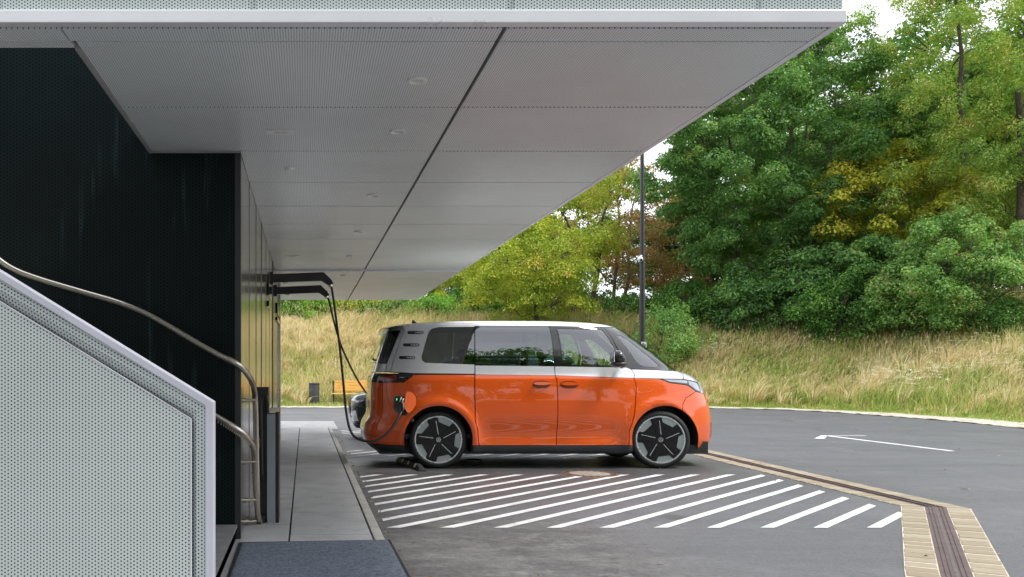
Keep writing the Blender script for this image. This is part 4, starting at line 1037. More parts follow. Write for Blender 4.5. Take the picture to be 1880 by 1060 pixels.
# wheel stop beside the rear wheel
ws = thing('wheel_stop', 'black rubber wheel stop with pale reflectors beside the van rear wheel', 'wheel stop', (1.45, 12.1, 0))
sm = MB(); ax0 = Vector(G(733, 846.5)); ax1 = Vector(G(776, 866)); dr = (ax1-ax0).normalized(); pr = Vector((-dr.y, dr.x)); L = (ax1-ax0).length
sec = [(-.06, 0), (-.055, .03), (-.03, .075), (.03, .075), (.055, .03), (.06, 0)]; vs = []; ts = [0, .06, .12, .35, .65, .86, .95, 1.0]; hs = [.5, .9, 1, 1, 1, 1, .6, .25]
for t, h_ in zip(ts, hs):
    for a, b in sec: q = ax0+dr*L*t+pr*a; vs.append((q.x, q.y, b*h_))
m_ = len(sec); sm.add(vs, [(i*m_+k, i*m_+(k+1) % m_, (i+1)*m_+(k+1) % m_, (i+1)*m_+k) for i in range(len(ts)-1) for k in range(m_)]+[tuple(range(m_))[::-1], tuple((len(ts)-1)*m_+k for k in range(m_))])
sm.build('rubber_block', rubber, ws, bevel=.006)
refl = M('reflector', (.50, .50, .46), .4)
for t in (.30, .55, .82):
    q0 = ax0+dr*L*(t-.025); q1 = ax0+dr*L*(t+.025)
    MB().add([(*(q0-pr*.052), .033), (*(q1-pr*.052), .033), (*(q1-pr*.032), .073), (*(q0-pr*.032), .073), (*(q0-pr*.057), .034), (*(q1-pr*.057), .034), (*(q1-pr*.034), .079), (*(q0-pr*.034), .079)], [(0, 1, 2, 3), (4, 5, 6, 7), (0, 1, 5, 4), (1, 2, 6, 5), (2, 3, 7, 6), (3, 0, 4, 7)]).build('reflector', refl, ws)
# low black loop on the ground, mostly behind the wheel
MB().tube(spline([(*G(846, 851), .02), (*G(862, 847.5), .03), (*G(880, 848.5), .03), (*G(885, 851.5), .02), (*G(875, 853.5), .015), (*G(850, 853.8), .015)], 6), .014, 8).build('ground_loop', cabm, None, smooth=True)
tag(bpy.data.objects['ground_loop'], 'short black loop on the asphalt just behind the van rear wheel', 'cable')

# ================================================================ dark car behind the van
rowsC = [(.20, .80, 1.0, 5.42), (.30, .88, .94, 5.5), (.45, .91, .90, 5.55), (.62, .93, .89, 5.57), (.74, .935, .895, 5.57), (.80, .93, .92, 5.56), (.85, .915, .98, 5.54), (.90, .90, 1.18, 5.52), (.97, .89, 1.7, 5.5), (1.05, .875, 2.0, 5.47),
         (1.25, .84, 2.24, 5.38), (1.40, .79, 2.48, 5.26), (1.52, .735, 2.68, 5.12), (1.58, .69, 2.82, 5.0), (1.62, .60, 3.0, 4.8), (1.645, .45, 3.2, 4.6), (1.655, .25, 3.4, 4.3), (1.66, .03, 3.6, 4.0)]
CY = 17.35; AR2 = (1.78, .36); AF2 = (4.62, .36)
SC = Shell(rowsC, CY, 3.4, 4.6, 4.0, ref=2.4, pix=False)
car = thing('parked_car', 'dark car with chrome ribbed grille charging behind the orange van', 'car', (3.3, CY, 0))
cpaint = M('dark_teal_paint', (.010, .022, .026), .25, metal=.2, coat=.7)
def sv(x, z): s, v = SC.inv(x, z); return s, v
def arc2(c, a0, a1, r=.42, n=16): return [sv(c[0]+r*math.cos(R(a0+(a1-a0)*i/n)), c[1]+r*math.sin(R(a0+(a1-a0)*i/n))) for i in range(n+1)]
vz = lambda z: float(np.interp(z, SC.z, SC.v))
for sd_ in (-1, 1):
    SC.panel('body_side', [(0, vz(.28)), (0, vz(1.03)), sv(1.9, 1.03), sv(3.4, 1.03), sv(5.3, 1.03), (1, vz(1.03)), (1, vz(.28)), sv(5.03, .28)]+arc2(AF2, -10, 190)+[sv(3.5, .25)]+arc2(AR2, -10, 190), cpaint, car, side=sd_, raw=True, step=.08)
    SC.panel('roof', [(0.0, vz(1.55)), (.15, vz(1.555)), (.5, vz(1.55)), (.85, vz(1.555)), (1, vz(1.55)), (1, SC.vmax), (0, SC.vmax)], cpaint, car, side=sd_, raw=True, step=.08)
    for x0, x1 in ((2.3, 3.42), (3.5, 4.45), (4.52, 5.0)):
        SC.panel('side_window', [sv(x0+.02, 1.045), sv(x1, 1.045), sv(x1, 1.535), sv(max(x0, 2.93), 1.535)], glass_mid, car, side=sd_, raw=True, rim=.004, step=.08)
    for x0 in (3.42, 4.45): SC.panel('pillar', [sv(x0, 1.04), sv(x0+.08, 1.04), sv(x0+.08, 1.545), sv(x0, 1.545)], gloss, car, side=sd_, raw=True, step=.1)
    SC.panel('chrome_strip', [sv(2.05, 1.03), sv(5.2, 1.03), sv(5.2, 1.045), sv(2.05, 1.045)], chrome, car, side=sd_, raw=True, off=.004, rim=.006)
    SC.panel('chrome_strip', [sv(2.9, 1.537), sv(5.05, 1.537), sv(5.05, 1.55), sv(2.85, 1.55)], chrome, car, side=sd_, raw=True, off=.004, rim=.006)
    SC.panel('windscreen', [(0, vz(1.045)), sv(2.12, 1.045), sv(2.86, 1.54), (0, vz(1.54))], glass_mid, car, side=sd_, raw=True, rim=.004, step=.08)
    SC.panel('rear_screen', [(1, vz(1.045)), sv(5.1, 1.045), sv(5.05, 1.54), (1, vz(1.54))], glass_mid, car, side=sd_, raw=True, rim=.004, step=.08)
    SC.panel('headlight', [(.045, vz(.80)), (.10, vz(.84)), (.15, vz(.87)), (.135, vz(.74)), (.09, vz(.66)), (.06, vz(.62))], lensg, car, side=sd_, raw=True, off=.006)
    SC.panel('fog_vent', [(.06, vz(.52)), (.11, vz(.56)), (.115, vz(.36)), (.07, vz(.34))], chrome, car, side=sd_, raw=True, off=.006)
    SC.panel('grille', [(0, vz(.80)), (.042, vz(.80)), (.052, vz(.62)), (.04, vz(.46)), (0, vz(.46))], plast, car, side=sd_, raw=True, off=.006)
    for k in range(5):
        s0 = .003+k*.009; SC.panel('grille_bar', [(s0, vz(.785)), (s0+.003, vz(.785)), (s0+.003, vz(.48)), (s0, vz(.48))], chrome, car, side=sd_, raw=True, off=.02, rim=.014)
    SC.panel('bumper_lip', [(0, vz(.27)), (.2, vz(.27)), (.2, vz(.21)), (0, vz(.21))], plast, car, side=sd_, raw=True)
MB().box(1.3, 5.3, CY-.72, CY+.72, .2, .34).build('underbody', plast, car)
MB().box(2.2, 5.2, CY-.7, CY+.7, .34, .9).build('cabin', seatm, car)
for x in (3.2, 4.2):
    for yy in (-.35, .35): MB().box(x, x+.14, CY+yy-.22, CY+yy+.22, .9, 1.38).build('seat', seatm, car, bevel=.04)
MB().box(.895, .905, CY-.26, CY+.26, .40, .50).build('number_plate', whitep, car)
for (cx, cz) in (AR2, AF2):
    for s_ in (-1, 1): wheel(car, cx, CY+s_*.78, .35, s_, 20, Rt=.35, Rr=.25, wd=.22, style='spoke')
    for s_ in (-1, 1):
        mb = MB(); n = 14; ring_ = [(cx+.43*math.cos(R(-12+204*i/n)), cz+.43*math.sin(R(-12+204*i/n))) for i in range(n+1)]; y0, y1 = CY+s_*.88, CY+s_*.5
        vs = [(a, y0, b) for a, b in ring_]+[(a, y1, b) for a, b in ring_]+[(cx, y1, cz)]
        mb.add(vs, [(i, i+1, n+2+i, n+1+i) for i in range(n)]+[(n+1+i, n+2+i, 2*n+2) for i in range(n)]); mb.build('wheel_well', plast, car)

# ================================================================ bench, bin, pole
wood = M('bench_wood', (.72, .40, .085), .5, var=.2, scale=5)
ben = thing('park_bench', 'yellow slatted wooden bench with black legs at the meadow edge', 'bench', (2.1, 34, 0))
bx0, bx1, by = 1.06, 3.1, 34.0
for k in range(4): MB().box(bx0+.10, bx1, by+.24+.02*k, by+.27+.02*k, .56+.105*k, .645+.105*k).build('back_slat', wood, ben, bevel=.006)
for k in range(4): MB().box(bx0-.02, bx1, by-.22+.115*k, by-.12+.115*k, .43, .465).build('seat_slat', wood, ben, bevel=.006)
for x in (bx0+.02, bx1-.08):
    mb = MB(); mb.box(x, x+.06, by-.2, by-.12, -.02, .43); mb.box(x, x+.06, by+.14, by+.22, -.02, .43); mb.box(x, x+.06, by-.2, by+.22, .37, .428); mb.box(x+.0, x+.06, by+.26, by+.30, .4, .96); mb.build('leg', plast, ben, bevel=.004)
binn = thing('litter_bin', 'dark grey cylindrical litter bin left of the bench', 'bin', (.36, 33.9, 0))
MB().lathe([(.19, -.02), (.205, .04), (.205, .86), (.19, .875), (.175, .86), (.175, .5), (0, .5)], (.355, 33.9, 0), seg=32).build('bin_body', M('bin_grey', (.055, .058, .066), .45), binn, smooth=True, autos=40)
MB().lathe([(.21, .80), (.212, .81), (.212, .845), (.21, .855)], (.355, 33.9, 0), seg=32).build('bin_rim', plast, binn, smooth=True, autos=40)
PXx, PY = W(1179, 700, 24.5)[0], 24.5
pole = thing('camera_mast', 'slim tall black mast with a white dome camera behind the van', 'mast', (PXx, PY, 0))
bk = M('mast_black', (.018, .02, .024), .35)
MB().lathe([(.11, 0), (.095, .03), (.074, .05), (.074, 2.12), (.074, 3.2), (.064, 4.6), (.056, 6.0), (.046, 8.6), (.044, 9.2), (0, 9.22)], (PXx, PY, 0), seg=20).build('mast_tube', bk, pole, smooth=True, autos=40)
q = W(1172.5, 477, PY)
MB().tube([(PXx, PY, q[2]+.09), (PXx-.04, PY-.06, q[2]+.1), (q[0], PY-.12, q[2]+.09)], .022, 8).build('camera_arm', whitep, pole, smooth=True)
dm = MB(); dm.add(*ell((q[0], PY-.12, q[2]), (.075, .075, .075))); dome = dm.build('dome_camera', M('camera_white', (.8, .8, .8), .35, var=.03), pole, smooth=True)
dm = MB(); dm.add(*ell((q[0]+.005, PY-.165, q[2]-.02), (.045, .045, .045))); dm.build('lens', gloss, dome, smooth=True)
q = W(1180, 632, PY); MB().box(q[0]-.07, q[0]+.07, PY-.09, PY-.078, q[2]-.12, q[2]+.06).build('small_sign', M('sign_white', (.62, .64, .66), .4), pole)
MB().box(q[0]-.045, q[0]-.005, PY-.093, PY-.0905, q[2]-.08, q[2]+.03).build('sign_mark', plast, pole); MB().box(q[0]+.01, q[0]+.045, PY-.093, PY-.0905, q[2]-.08, q[2]+.0).build('sign_mark', plast, pole)
# ================================================================ meadow
rg_ = np.random.RandomState(11)
def blades(Px, Py, h, lean_x, lean_y, wd, rs):
    n = len(Px); z0 = ground_h(Px, Py)-.02
    a = rs.uniform(0, math.pi, n); wx, wy = np.cos(a)*wd/2, np.sin(a)*wd/2
    mx_, my_, mz = Px+lean_x*h*.30, Py+lean_y*h*.30, z0+h*.60
    L = np.hypot(lean_x, lean_y); tz = z0+h*(1-.30*np.clip(L, 0, 1.4)); tx, ty = Px+lean_x*h*.9, Py+lean_y*h*.9
    V = np.empty((n, 5, 3)); V[:, 0] = np.stack([Px-wx, Py-wy, z0], 1); V[:, 1] = np.stack([Px+wx, Py+wy, z0], 1)
    V[:, 2] = np.stack([mx_+wx*.9, my_+wy*.9, mz], 1); V[:, 3] = np.stack([mx_-wx*.9, my_-wy*.9, mz], 1); V[:, 4] = np.stack([tx, ty, tz], 1)
    return V
def meadow_pts(n, dmin, dmax, rs, x0=-8, x1=46, y0=19, y1=62):
    P = np.stack([rs.uniform(x0, x1, n), rs.uniform(y0, y1, n)], 1); P = P[(P[:, 0] < P[:, 1]*.86+1.5) & (P[:, 0] > -P[:, 1]*.12-1)]
    d = edge_dist(P); k = (d > dmin) & (d < dmax); return P[k], d[k]
def grassmat(name, dry, green, bias, seed=0):
    g = N(name); geo = g.n('NewGeometry'); p = geo.outputs['Position']; rnd = geo.outputs['Random Per Island']
    m = g.ramp(g.math('ADD', g.math('ADD', g.math('MULTIPLY', g.noise(.33, 5, p, .6), 1.0), g.n('MapRange', {0: g.n('SeparateXYZ', {0: p}).outputs[0], 1: 4.0, 2: 13.0, 3: -.03, 4: .085}).outputs[0]), g.math('MULTIPLY', g.math('SUBTRACT', rnd, .5), .22)), [(bias-.07, 0.0), (bias+.07, 1.0)])
    cd = g.ramp(rnd, dry); cg = g.ramp(rnd, green); c = g.mix(m, cd, cg)
    pb = g.bsdf(color=c, rough=.6, spec=.25); tr = g.n('BsdfTranslucent', {0: c})
    return g.fin(g.n('MixShader', {0: .28, 1: pb, 2: tr}))
DRY = [(0, (.38, .29, .12)), (.3, (.66, .54, .25)), (.7, (.82, .71, .38)), (1, (.90, .82, .56))]
GRN = [(0, (.20, .28, .06)), (.5, (.42, .49, .12)), (1, (.66, .68, .25))]
GR2 = [(0, (.16, .25, .05)), (.5, (.32, .45, .09)), (1, (.50, .60, .18))]
def grass_obj(name, n, dmin, dmax, hfun, mat, seed, wd=(.014, .032), **kw):
    rs = np.random.RandomState(seed); P, d = meadow_pts(n, dmin, dmax, rs, **kw); x, y = P.T
    h = hfun(x, y, d, rs); k = h > .03; x, y, d, h = x[k], y[k], d[k], h[k]
    lx = .55*wob(x, y, .9, 21)*2+.25+rs.normal(0, .33, len(x)); ly = -.25+.5*wob(x, y, .8, 22)+rs.normal(0, .3, len(x))
    V = blades(x, y, h, lx, ly, rs.uniform(*wd, len(x))*(1+.25*(y > 36)), rs); nb = len(x)
    b = np.arange(nb)[:, None]*5
    F4 = b+np.array([[0, 1, 2, 3]]); F3 = b+np.array([[3, 2, 4]])
    me = bpy.data.meshes.new(name); me.vertices.add(nb*5); me.vertices.foreach_set('co', V.reshape(-1).astype(np.float32))
    li = np.concatenate([F4.ravel(), F3.ravel()]).astype(np.int32); me.loops.add(len(li)); me.loops.foreach_set('vertex_index', li)
    me.polygons.add(2*nb); me.polygons.foreach_set('loop_start', np.concatenate([np.arange(nb)*4, nb*4+np.arange(nb)*3]).astype(np.int32))
    me.update(calc_edges=True); me.materials.append(mat)
    o = bpy.data.objects.new(name, me); COL.objects.link(o); return o
def htall(x, y, d, rs):
    base = np.clip((d-1.8)/1.6, 0, 1); pt = .5+.5*wob(x, y, .55, 31)
    return base*(.40+.60*pt)*rs.uniform(.55, 1.15, len(x))*(.95+.25*np.clip((x-6)/10, 0, 1)+.45*np.clip((d-8.5)/4, 0, 1))
def hmid(x, y, d, rs): return np.clip((d-1.6)/1.5, 0, 1)*(.35+.4*(.5+.5*wob(x, y, .8, 33)))*rs.uniform(.5, 1.1, len(x))
def hlow(x, y, d, rs): return (.05+.16*np.clip(d-1.0, 0, 1.6)*(.6+.4*wob(x, y, 2.0, 35)))*rs.uniform(.5, 1.3, len(x))
tag(grass_obj('tall_grass', 430000, 1.9, 19, htall, grassmat('straw_grass', DRY, GRN, .60), 1), 'tall straw coloured grass covering the bank behind the road', 'grass', kind='stuff')
tag(grass_obj('green_grass', 300000, 1.7, 19, hmid, grassmat('green_meadow', GRN, GR2, .5), 2), 'shorter yellow green grass growing low among the straw', 'grass', kind='stuff')
tag(grass_obj('short_grass', 420000, .95, 3.2, hlow, grassmat('verge_green', GR2, [(0, (.22, .34, .06)), (1, (.55, .66, .2))], .45), 3, wd=(.010, .018)), 'short bright green grass along the gravel edge', 'grass', kind='stuff')

# tussocks: blades splaying from common roots, and broad-leaved weeds between them
def tussocks(name, n, per, dmin, dmax, hr, mat, seed, wd, pat, label):
    rs = np.random.RandomState(seed); P, d = meadow_pts(n, dmin, dmax, rs); x, y = P.T
    k = rs.uniform(0, 1, len(x)) < pat(x, y, d); x, y, d = x[k], y[k], d[k]; m = len(x); idx = np.repeat(np.arange(m), per); N_ = len(idx)
    a = rs.uniform(0, 6.28, N_); r = rs.uniform(0, 1, N_)**.7; H_ = rs.uniform(*hr, m)[idx]*rs.uniform(.6, 1.1, N_)*np.clip((d[idx]-dmin)/1.0+.35, 0, 1)
    X_, Y_ = x[idx]+.10*r*np.cos(a), y[idx]+.10*r*np.sin(a)
    lx = r*np.cos(a)*.75+.35+.8*wob(x, y, .7, 61)[idx]; ly = r*np.sin(a)*.75-.25
    V = blades(X_, Y_, H_, lx, ly, rs.uniform(*wd, N_), rs); b = np.arange(N_)[:, None]*5
    li = np.concatenate([(b+np.array([[0, 1, 2, 3]])).ravel(), (b+np.array([[3, 2, 4]])).ravel()]).astype(np.int32)
    me = bpy.data.meshes.new(name); me.vertices.add(N_*5); me.vertices.foreach_set('co', V.reshape(-1).astype(np.float32)); me.loops.add(len(li)); me.loops.foreach_set('vertex_index', li)
    me.polygons.add(2*N_); me.polygons.foreach_set('loop_start', np.concatenate([np.arange(N_)*4, N_*4+np.arange(N_)*3]).astype(np.int32)); me.update(calc_edges=True); me.materials.append(mat)
    o = bpy.data.objects.new(name, me); COL.objects.link(o); return tag(o, label, 'grass', kind='stuff')
tussocks('straw_tussocks', 16000, 34, 2.2, 15, (.6, 1.15), grassmat('straw_tuft', [(0, (.54, .42, .20)), (.4, (.80, .67, .38)), (1, (.92, .85, .60))], DRY, .62), 5, (.016, .034), lambda x, y, d: np.clip(.30-.012*x+1.1*wob(x, y, .45, 71), .04, 1), 'pale straw tussocks combed over on the bank')
tussocks('green_tussocks', 9000, 30, 2.0, 16, (.4, .85), grassmat('green_tuft', GRN, GR2, .5), 6, (.016, .030), lambda x, y, d: np.clip(.18+.022*x+1.1*wob(x, y, .5, 72), .0, 1), 'yellow green grass tussocks between the straw')
rs = np.random.RandomState(79); P, d = meadow_pts(2600, 2.4, 16, rs); kk = rs.uniform(0, 1, len(P)) < np.clip(.25+.9*wob(P[:, 0], P[:, 1], .5, 81), 0.02, .8); P = P[kk]
hh = rs.uniform(.3, .95, len(P)); C_ = []; 
for (x_, y_), h_ in zip(P, hh):
    z_ = float(ground_h(np.array([x_]), np.array([y_]))[0])
    for q_ in range(5): C_.append((x_+rs.normal(0, .12), y_+rs.normal(0, .12), z_+h_*(.25+.18*q_)))
P, d = meadow_pts(5200, 9.5, 17.5, rs, x0=4); kk = rs.uniform(0, 1, len(P)) < np.clip(.30+.8*wob(P[:, 0], P[:, 1], .6, 83), .03, .8); P = P[kk]; hh = rs.uniform(.7, 1.9, len(P))
for (x_, y_), h_ in zip(P, hh):
    z_ = float(ground_h(np.array([x_]), np.array([y_]))[0])
    for q_ in range(6): C_.append((x_+rs.normal(0, .16), y_+rs.normal(0, .16), z_+h_*(.2+.16*q_)))
WEEDS = np.array(C_)

# seed heads: slim feathery tips above the tall grass
def leafquads(C, nrm, tdir, l, w, fold=.18):
    n = len(C); t = tdir-nrm*(tdir*nrm).sum(1)[:, None]; t /= np.linalg.norm(t, axis=1)[:, None]+1e-9; b = np.cross(nrm, t)
    l = l[:, None]; w = w[:, None]; V = np.empty((n, 4, 3))
    V[:, 0] = C-t*l*.5; V[:, 1] = C+b*w*.5+nrm*w*fold+t*l*.05; V[:, 2] = C+t*l*.5-nrm*l*.10; V[:, 3] = C-b*w*.5+nrm*w*fold+t*l*.05
    return V
rs = np.random.RandomState(77); P, d = meadow_pts(60000, 2.6, 19, rs); x, y = P.T
kk = rs.uniform(0, 1, len(x)) < .95*(.5+.5*wob(x, y, .4, 51)); x, y = x[kk], y[kk]; n = len(x); zz = ground_h(x, y)+rs.uniform(.65, 1.1, n)*(1+.4*np.clip((d[kk]-8.5)/4, 0, 1))
nr = rs.normal(0, 1, (n, 3)); nr[:, 2] *= .2; nr /= np.linalg.norm(nr, axis=1)[:, None]
td = np.stack([rs.normal(.25, .3, n), rs.normal(0, .3, n), np.ones(n)], 1)
V = leafquads(np.stack([x, y, zz], 1), nr, td, rs.uniform(.12, .24, n), rs.uniform(.018, .036, n))
sh = npmesh('seed_heads', V.reshape(-1, 3), np.arange(n*4).reshape(-1, 4), leafmat('seed_head', [(0, (.40, .30, .17)), (.5, (.58, .47, .30)), (1, (.70, .62, .44))], .3))
tag(sh, 'pale feathery seed heads above the tall grass', 'grass', kind='stuff')
# white umbels
rs = np.random.RandomState(78); cl = []
for (px, py, Yd, sp_, nn) in ((1640, 688, 26.2, 1.6, 60), (1690, 680, 25.6, 1.3, 30), (1820, 660, 27, 1.6, 50), (1850, 620, 31, 2.2, 40), (1330, 630, 37, 3, 30), (990, 590, 45, 4, 26), (850, 592, 45, 3, 14), (1500, 640, 36, 3, 14), (1235, 575, 44, 3, 12)):
    c = W(px, py, Yd)
    for k in range(nn): cl.append((c[0]+rs.normal(0, sp_*.35), Yd+rs.normal(0, .6), c[2]+rs.normal(0, .18)))
cl = np.array(cl); q = np.repeat(cl, 14, 0)+rs.normal(0, 1, (len(cl)*14, 3))*np.array([.038, .038, .008]); n = len(q)
nr = rs.normal(0, .35, (n, 3)); nr[:, 2] = 1; nr /= np.linalg.norm(nr, axis=1)[:, None]
V = leafquads(q, nr, rs.normal(0, 1, (n, 3)), rs.uniform(.018, .034, n), rs.uniform(.018, .034, n))
wf = npmesh('white_wildflowers', V.reshape(-1, 3), np.arange(n*4).reshape(-1, 4), leafmat('umbel_white', [(0, (.6, .6, .52)), (1, (.8, .8, .76))], .2))
tag(wf, 'flat white flower heads scattered in the meadow', 'wildflowers', kind='stuff')
# ================================================================ foliage
def clump_leaves(C, rad, per, rs, size, flat=.45, droop=.25, upbias=.9, aspect=.62):
    """leaves of flattened sprays round centres C (n,3) with radii rad"""
    n = len(C); per = np.asarray(per); idx = np.repeat(np.arange(n), per); m = len(idx)
    v = rs.normal(0, 1, (m, 3)); v /= np.linalg.norm(v, axis=1)[:, None]; r = rs.uniform(.15, 1, m)**.5
    o = v*r[:, None]; o[:, 2] *= flat; rr = rad[idx][:, None]
    P = C[idx]+o*rr; P[:, 2] -= droop*rr[:, 0]*(o[:, 0]**2+o[:, 1]**2)
    nr = o*np.array([.9, .9, .6])+np.array([0, 0, upbias])+rs.normal(0, .42, (m, 3)); nr /= np.linalg.norm(nr, axis=1)[:, None]
    td = o*np.array([1, 1, .2])+rs.normal(0, .5, (m, 3))+np.array([0, 0, -.35])
    l = size*rs.uniform(.65, 1.3, m); return leafquads(P, nr, td, l, l*aspect)
V = clump_leaves(WEEDS, rs.uniform(.12, .26, len(WEEDS)), np.full(len(WEEDS), 22), rs, .09, .8, .1, aspect=.42)
V = V.reshape(-1, 3)
tag(npmesh('leafy_weeds', V, np.arange(len(V)).reshape(-1, 4), leafmat('weed_leaf', [(0, (.10, .17, .04)), (.5, (.22, .32, .07)), (1, (.42, .48, .14))], .3)), 'leafy green weeds standing in the dry grass', 'weeds', kind='stuff')
def make_tree(name, cat, label, base, H, rx, ry, z_low, n_cl, n_leaf, size, mat, bark, seed, crad=(.55, 1.0), trunk_r=.22, group=None, flat=.45, droop=.25, lean=(0, 0), bare=0.0, shape=1.0, aspect=.62, lod=None, stems=1, gaps=.0, limbs=True, spread=1.0):
    """base (x,y,z); crown = egg between z_low and H above base; clumps attach to a limb skeleton"""
    rs = np.random.RandomState(seed); T = thing(name, label, cat, base, group)
    cz = (z_low+H)/2; rz = (H-z_low)/2
    C = []; 
    while len(C) < n_cl:
        v = rs.normal(0, 1, 3); v /= np.linalg.norm(v); r = rs.uniform(.25, 1)**.42
        lump = 1+.20*math.sin(3*math.atan2(v[1], v[0])+seed)+.14*math.sin(5*v[2]*2+7*math.atan2(v[1], v[0])+seed*2)
        wz = (1-.35*max(0, v[2])**2*shape)
        p = np.array([v[0]*rx*r*lump*wz, v[1]*ry*r*lump*wz, cz+v[2]*rz*r*(.9+.1*lump)])
        p[0] += lean[0]*p[2]; p[1] += lean[1]*p[2]
        if gaps and math.sin(p[0]*1.3+seed)*math.sin(p[2]*1.1+seed*2)*math.sin(p[1]*1.2) > 1-gaps: continue
        C.append(p)
    C = np.array(C); rad = rs.uniform(*crad, n_cl); per = np.maximum(6, (n_leaf*rad**2/(rad**2).sum()).astype(int))
    if bare: per = np.where(rs.uniform(0, 1, n_cl) < bare, per//7, per)
    V = clump_leaves(C, rad, per, rs, size, flat, droop, aspect=aspect)
    # skeleton
    nodes = []; mb = MB(); tops = []
    for s_ in range(stems):
        a = s_*6.28/stems+rs.uniform(-.5, .5); off = np.array([math.cos(a), math.sin(a), 0])*(.25*stems*spread if stems > 1 else 0)
        top = np.array([lean[0]*H*.75+off[0]*2.2, lean[1]*H*.75+off[1]*2.2, H*.78]); k = 9; path = []
        for i in range(k):
            t = i/(k-1); p = off*(1-t)+top*t+np.array([rs.normal(0, .12), rs.normal(0, .12), 0])*(t > 0); p[2] = -.3 + t*(top[2]+.3); path.append(p); nodes.append((p, trunk_r*(1-.8*t)))
        mb.tube([tuple(base[j]+p[j] for j in range(3)) for p in path], [trunk_r*(1.25 if i == 0 else 1)*(1-.82*i/(k-1)) for i in range(k)], 8)
    if limbs:
        order = np.argsort(np.abs(C[:, 2]-z_low)*.3+np.hypot(C[:, 0], C[:, 1]))
        for i in order:
            c = C[i]; best = None; bd = 1e9
            for p, r_ in nodes:
                dz = c[2]-p[2]
                if p[2] < z_low*.55 and stems == 1: continue
                d_ = math.sqrt((c[0]-p[0])**2+(c[1]-p[1])**2+dz*dz)+(1.6*max(0, .15*d_ if False else -dz+.1))+(.0)
                if d_ < bd and r_ > .012: bd = d_; best = (p, r_)
            if best is None: continue
            p, r_ = best; r1 = max(.012, min(r_*.62, .02+.016*bd)); m1 = p+(c-p)*.4+np.array([0, 0, .10*bd])+rs.normal(0, .06*bd, 3); m2 = p+(c-p)*.75+np.array([0, 0, .06*bd])+rs.normal(0, .04*bd, 3)
            pts = [p, m1, m2, c]; mb.tube([tuple(base[j]+q[j] for j in range(3)) for q in pts], [r1, r1*.8, r1*.55, r1*.3], 5, cap=False)
            nodes += [(m1, r1*.8), (m2, r1*.55), (c, r1*.35)]
    mb.build('trunk', bark, T, smooth=True)
    V = V.reshape(-1, 3)+np.array(base)
    npmesh('crown', V, np.arange(len(V)).reshape(-1, 4), mat, T)
    return T
def gz(x, y): return float(ground_h(np.array([x]), np.array([y]))[0])
bark = M('bark', (.085, .065, .05), .9, var=.4, scale=5, bump=.5, bscale=20)
bark2 = M('bark_light', (.17, .14, .105), .9, var=.35, scale=5, bump=.5, bscale=20)
maple = leafmat('maple_leaf', [(.0, (0.065, 0.146, 0.045)), (.35, (0.107, 0.232, 0.072)), (.65, (0.172, 0.335, 0.099)), (.88, (0.292, 0.456, 0.126)), (.97, (0.396, 0.499, 0.135)), (1, (0.447, 0.292, 0.126))], .38, rough=.38)
locust = leafmat('yellow_green_leaf', [(.0, (0.135, 0.216, 0.030)), (.35, (0.284, 0.392, 0.047)), (.6, (0.459, 0.513, 0.068)), (.82, (0.648, 0.581, 0.101)), (1, (0.621, 0.338, 0.135))], .35)
autumn = leafmat('seeding_leaf', [(.0, (0.128, 0.243, 0.058)), (.35, (0.243, 0.384, 0.090)), (.6, (0.384, 0.538, 0.128)), (.78, (0.589, 0.640, 0.179)), (.9, (0.614, 0.422, 0.205)), (1, (0.538, 0.256, 0.141))], .35, nscale=.7)
brownv = leafmat('withered_leaf', [(.0, (0.168, 0.182, 0.056)), (.35, (0.364, 0.308, 0.098)), (.6, (0.462, 0.280, 0.140)), (1, (0.560, 0.308, 0.182))], .3)
bushg = leafmat('shrub_leaf', [(.0, (0.045, 0.128, 0.027)), (.4, (0.090, 0.225, 0.042)), (.75, (0.165, 0.330, 0.063)), (1, (0.300, 0.450, 0.090))], .32)
brightg = leafmat('bright_shrub_leaf', [(.0, (0.065, 0.169, 0.026)), (.4, (0.156, 0.338, 0.046)), (.8, (0.286, 0.494, 0.078)), (1, (0.442, 0.572, 0.117))], .35)
elder = leafmat('elder_leaf', [(.0, (0.095, 0.203, 0.061)), (.45, (0.189, 0.365, 0.095)), (.75, (0.324, 0.486, 0.135)), (.9, (0.446, 0.324, 0.189)), (1, (0.446, 0.203, 0.162))], .3)
yellowl = leafmat('golden_leaf', [(.0, (0.225, 0.275, 0.037)), (.4, (0.450, 0.475, 0.056)), (.8, (0.650, 0.587, 0.088)), (1, (0.688, 0.500, 0.150))], .38)
def at(px, Y): return (px-VX)*Y/F
def tb(px, Y): x = at(px, Y); return (x, Y, gz(x, Y)-.05)
def HH(py, Y, b): return EYE-(py-VY)*Y/F-b[2]
# the big maple
b = tb(1425, 43); make_tree('maple_tree', 'tree', 'big dark green maple rising behind the mast, its forked limbs showing', b, HH(18, 43, b), 6.4, 5.2, 1.6, 520, 140000, .15, maple, bark, 3, (.35, .85), .15, flat=.62, gaps=.6, stems=3, spread=1.6)
b = tb(1497, 50); make_tree('maple_tree', 'tree', 'dark green tree reaching up into the sky gap right of the canopy corner', b, HH(25, 50, b), 5.0, 4.5, 5.0, 260, 60000, .17, maple, bark, 8, (.4, .85), .24, flat=.6, gaps=.5, stems=2)
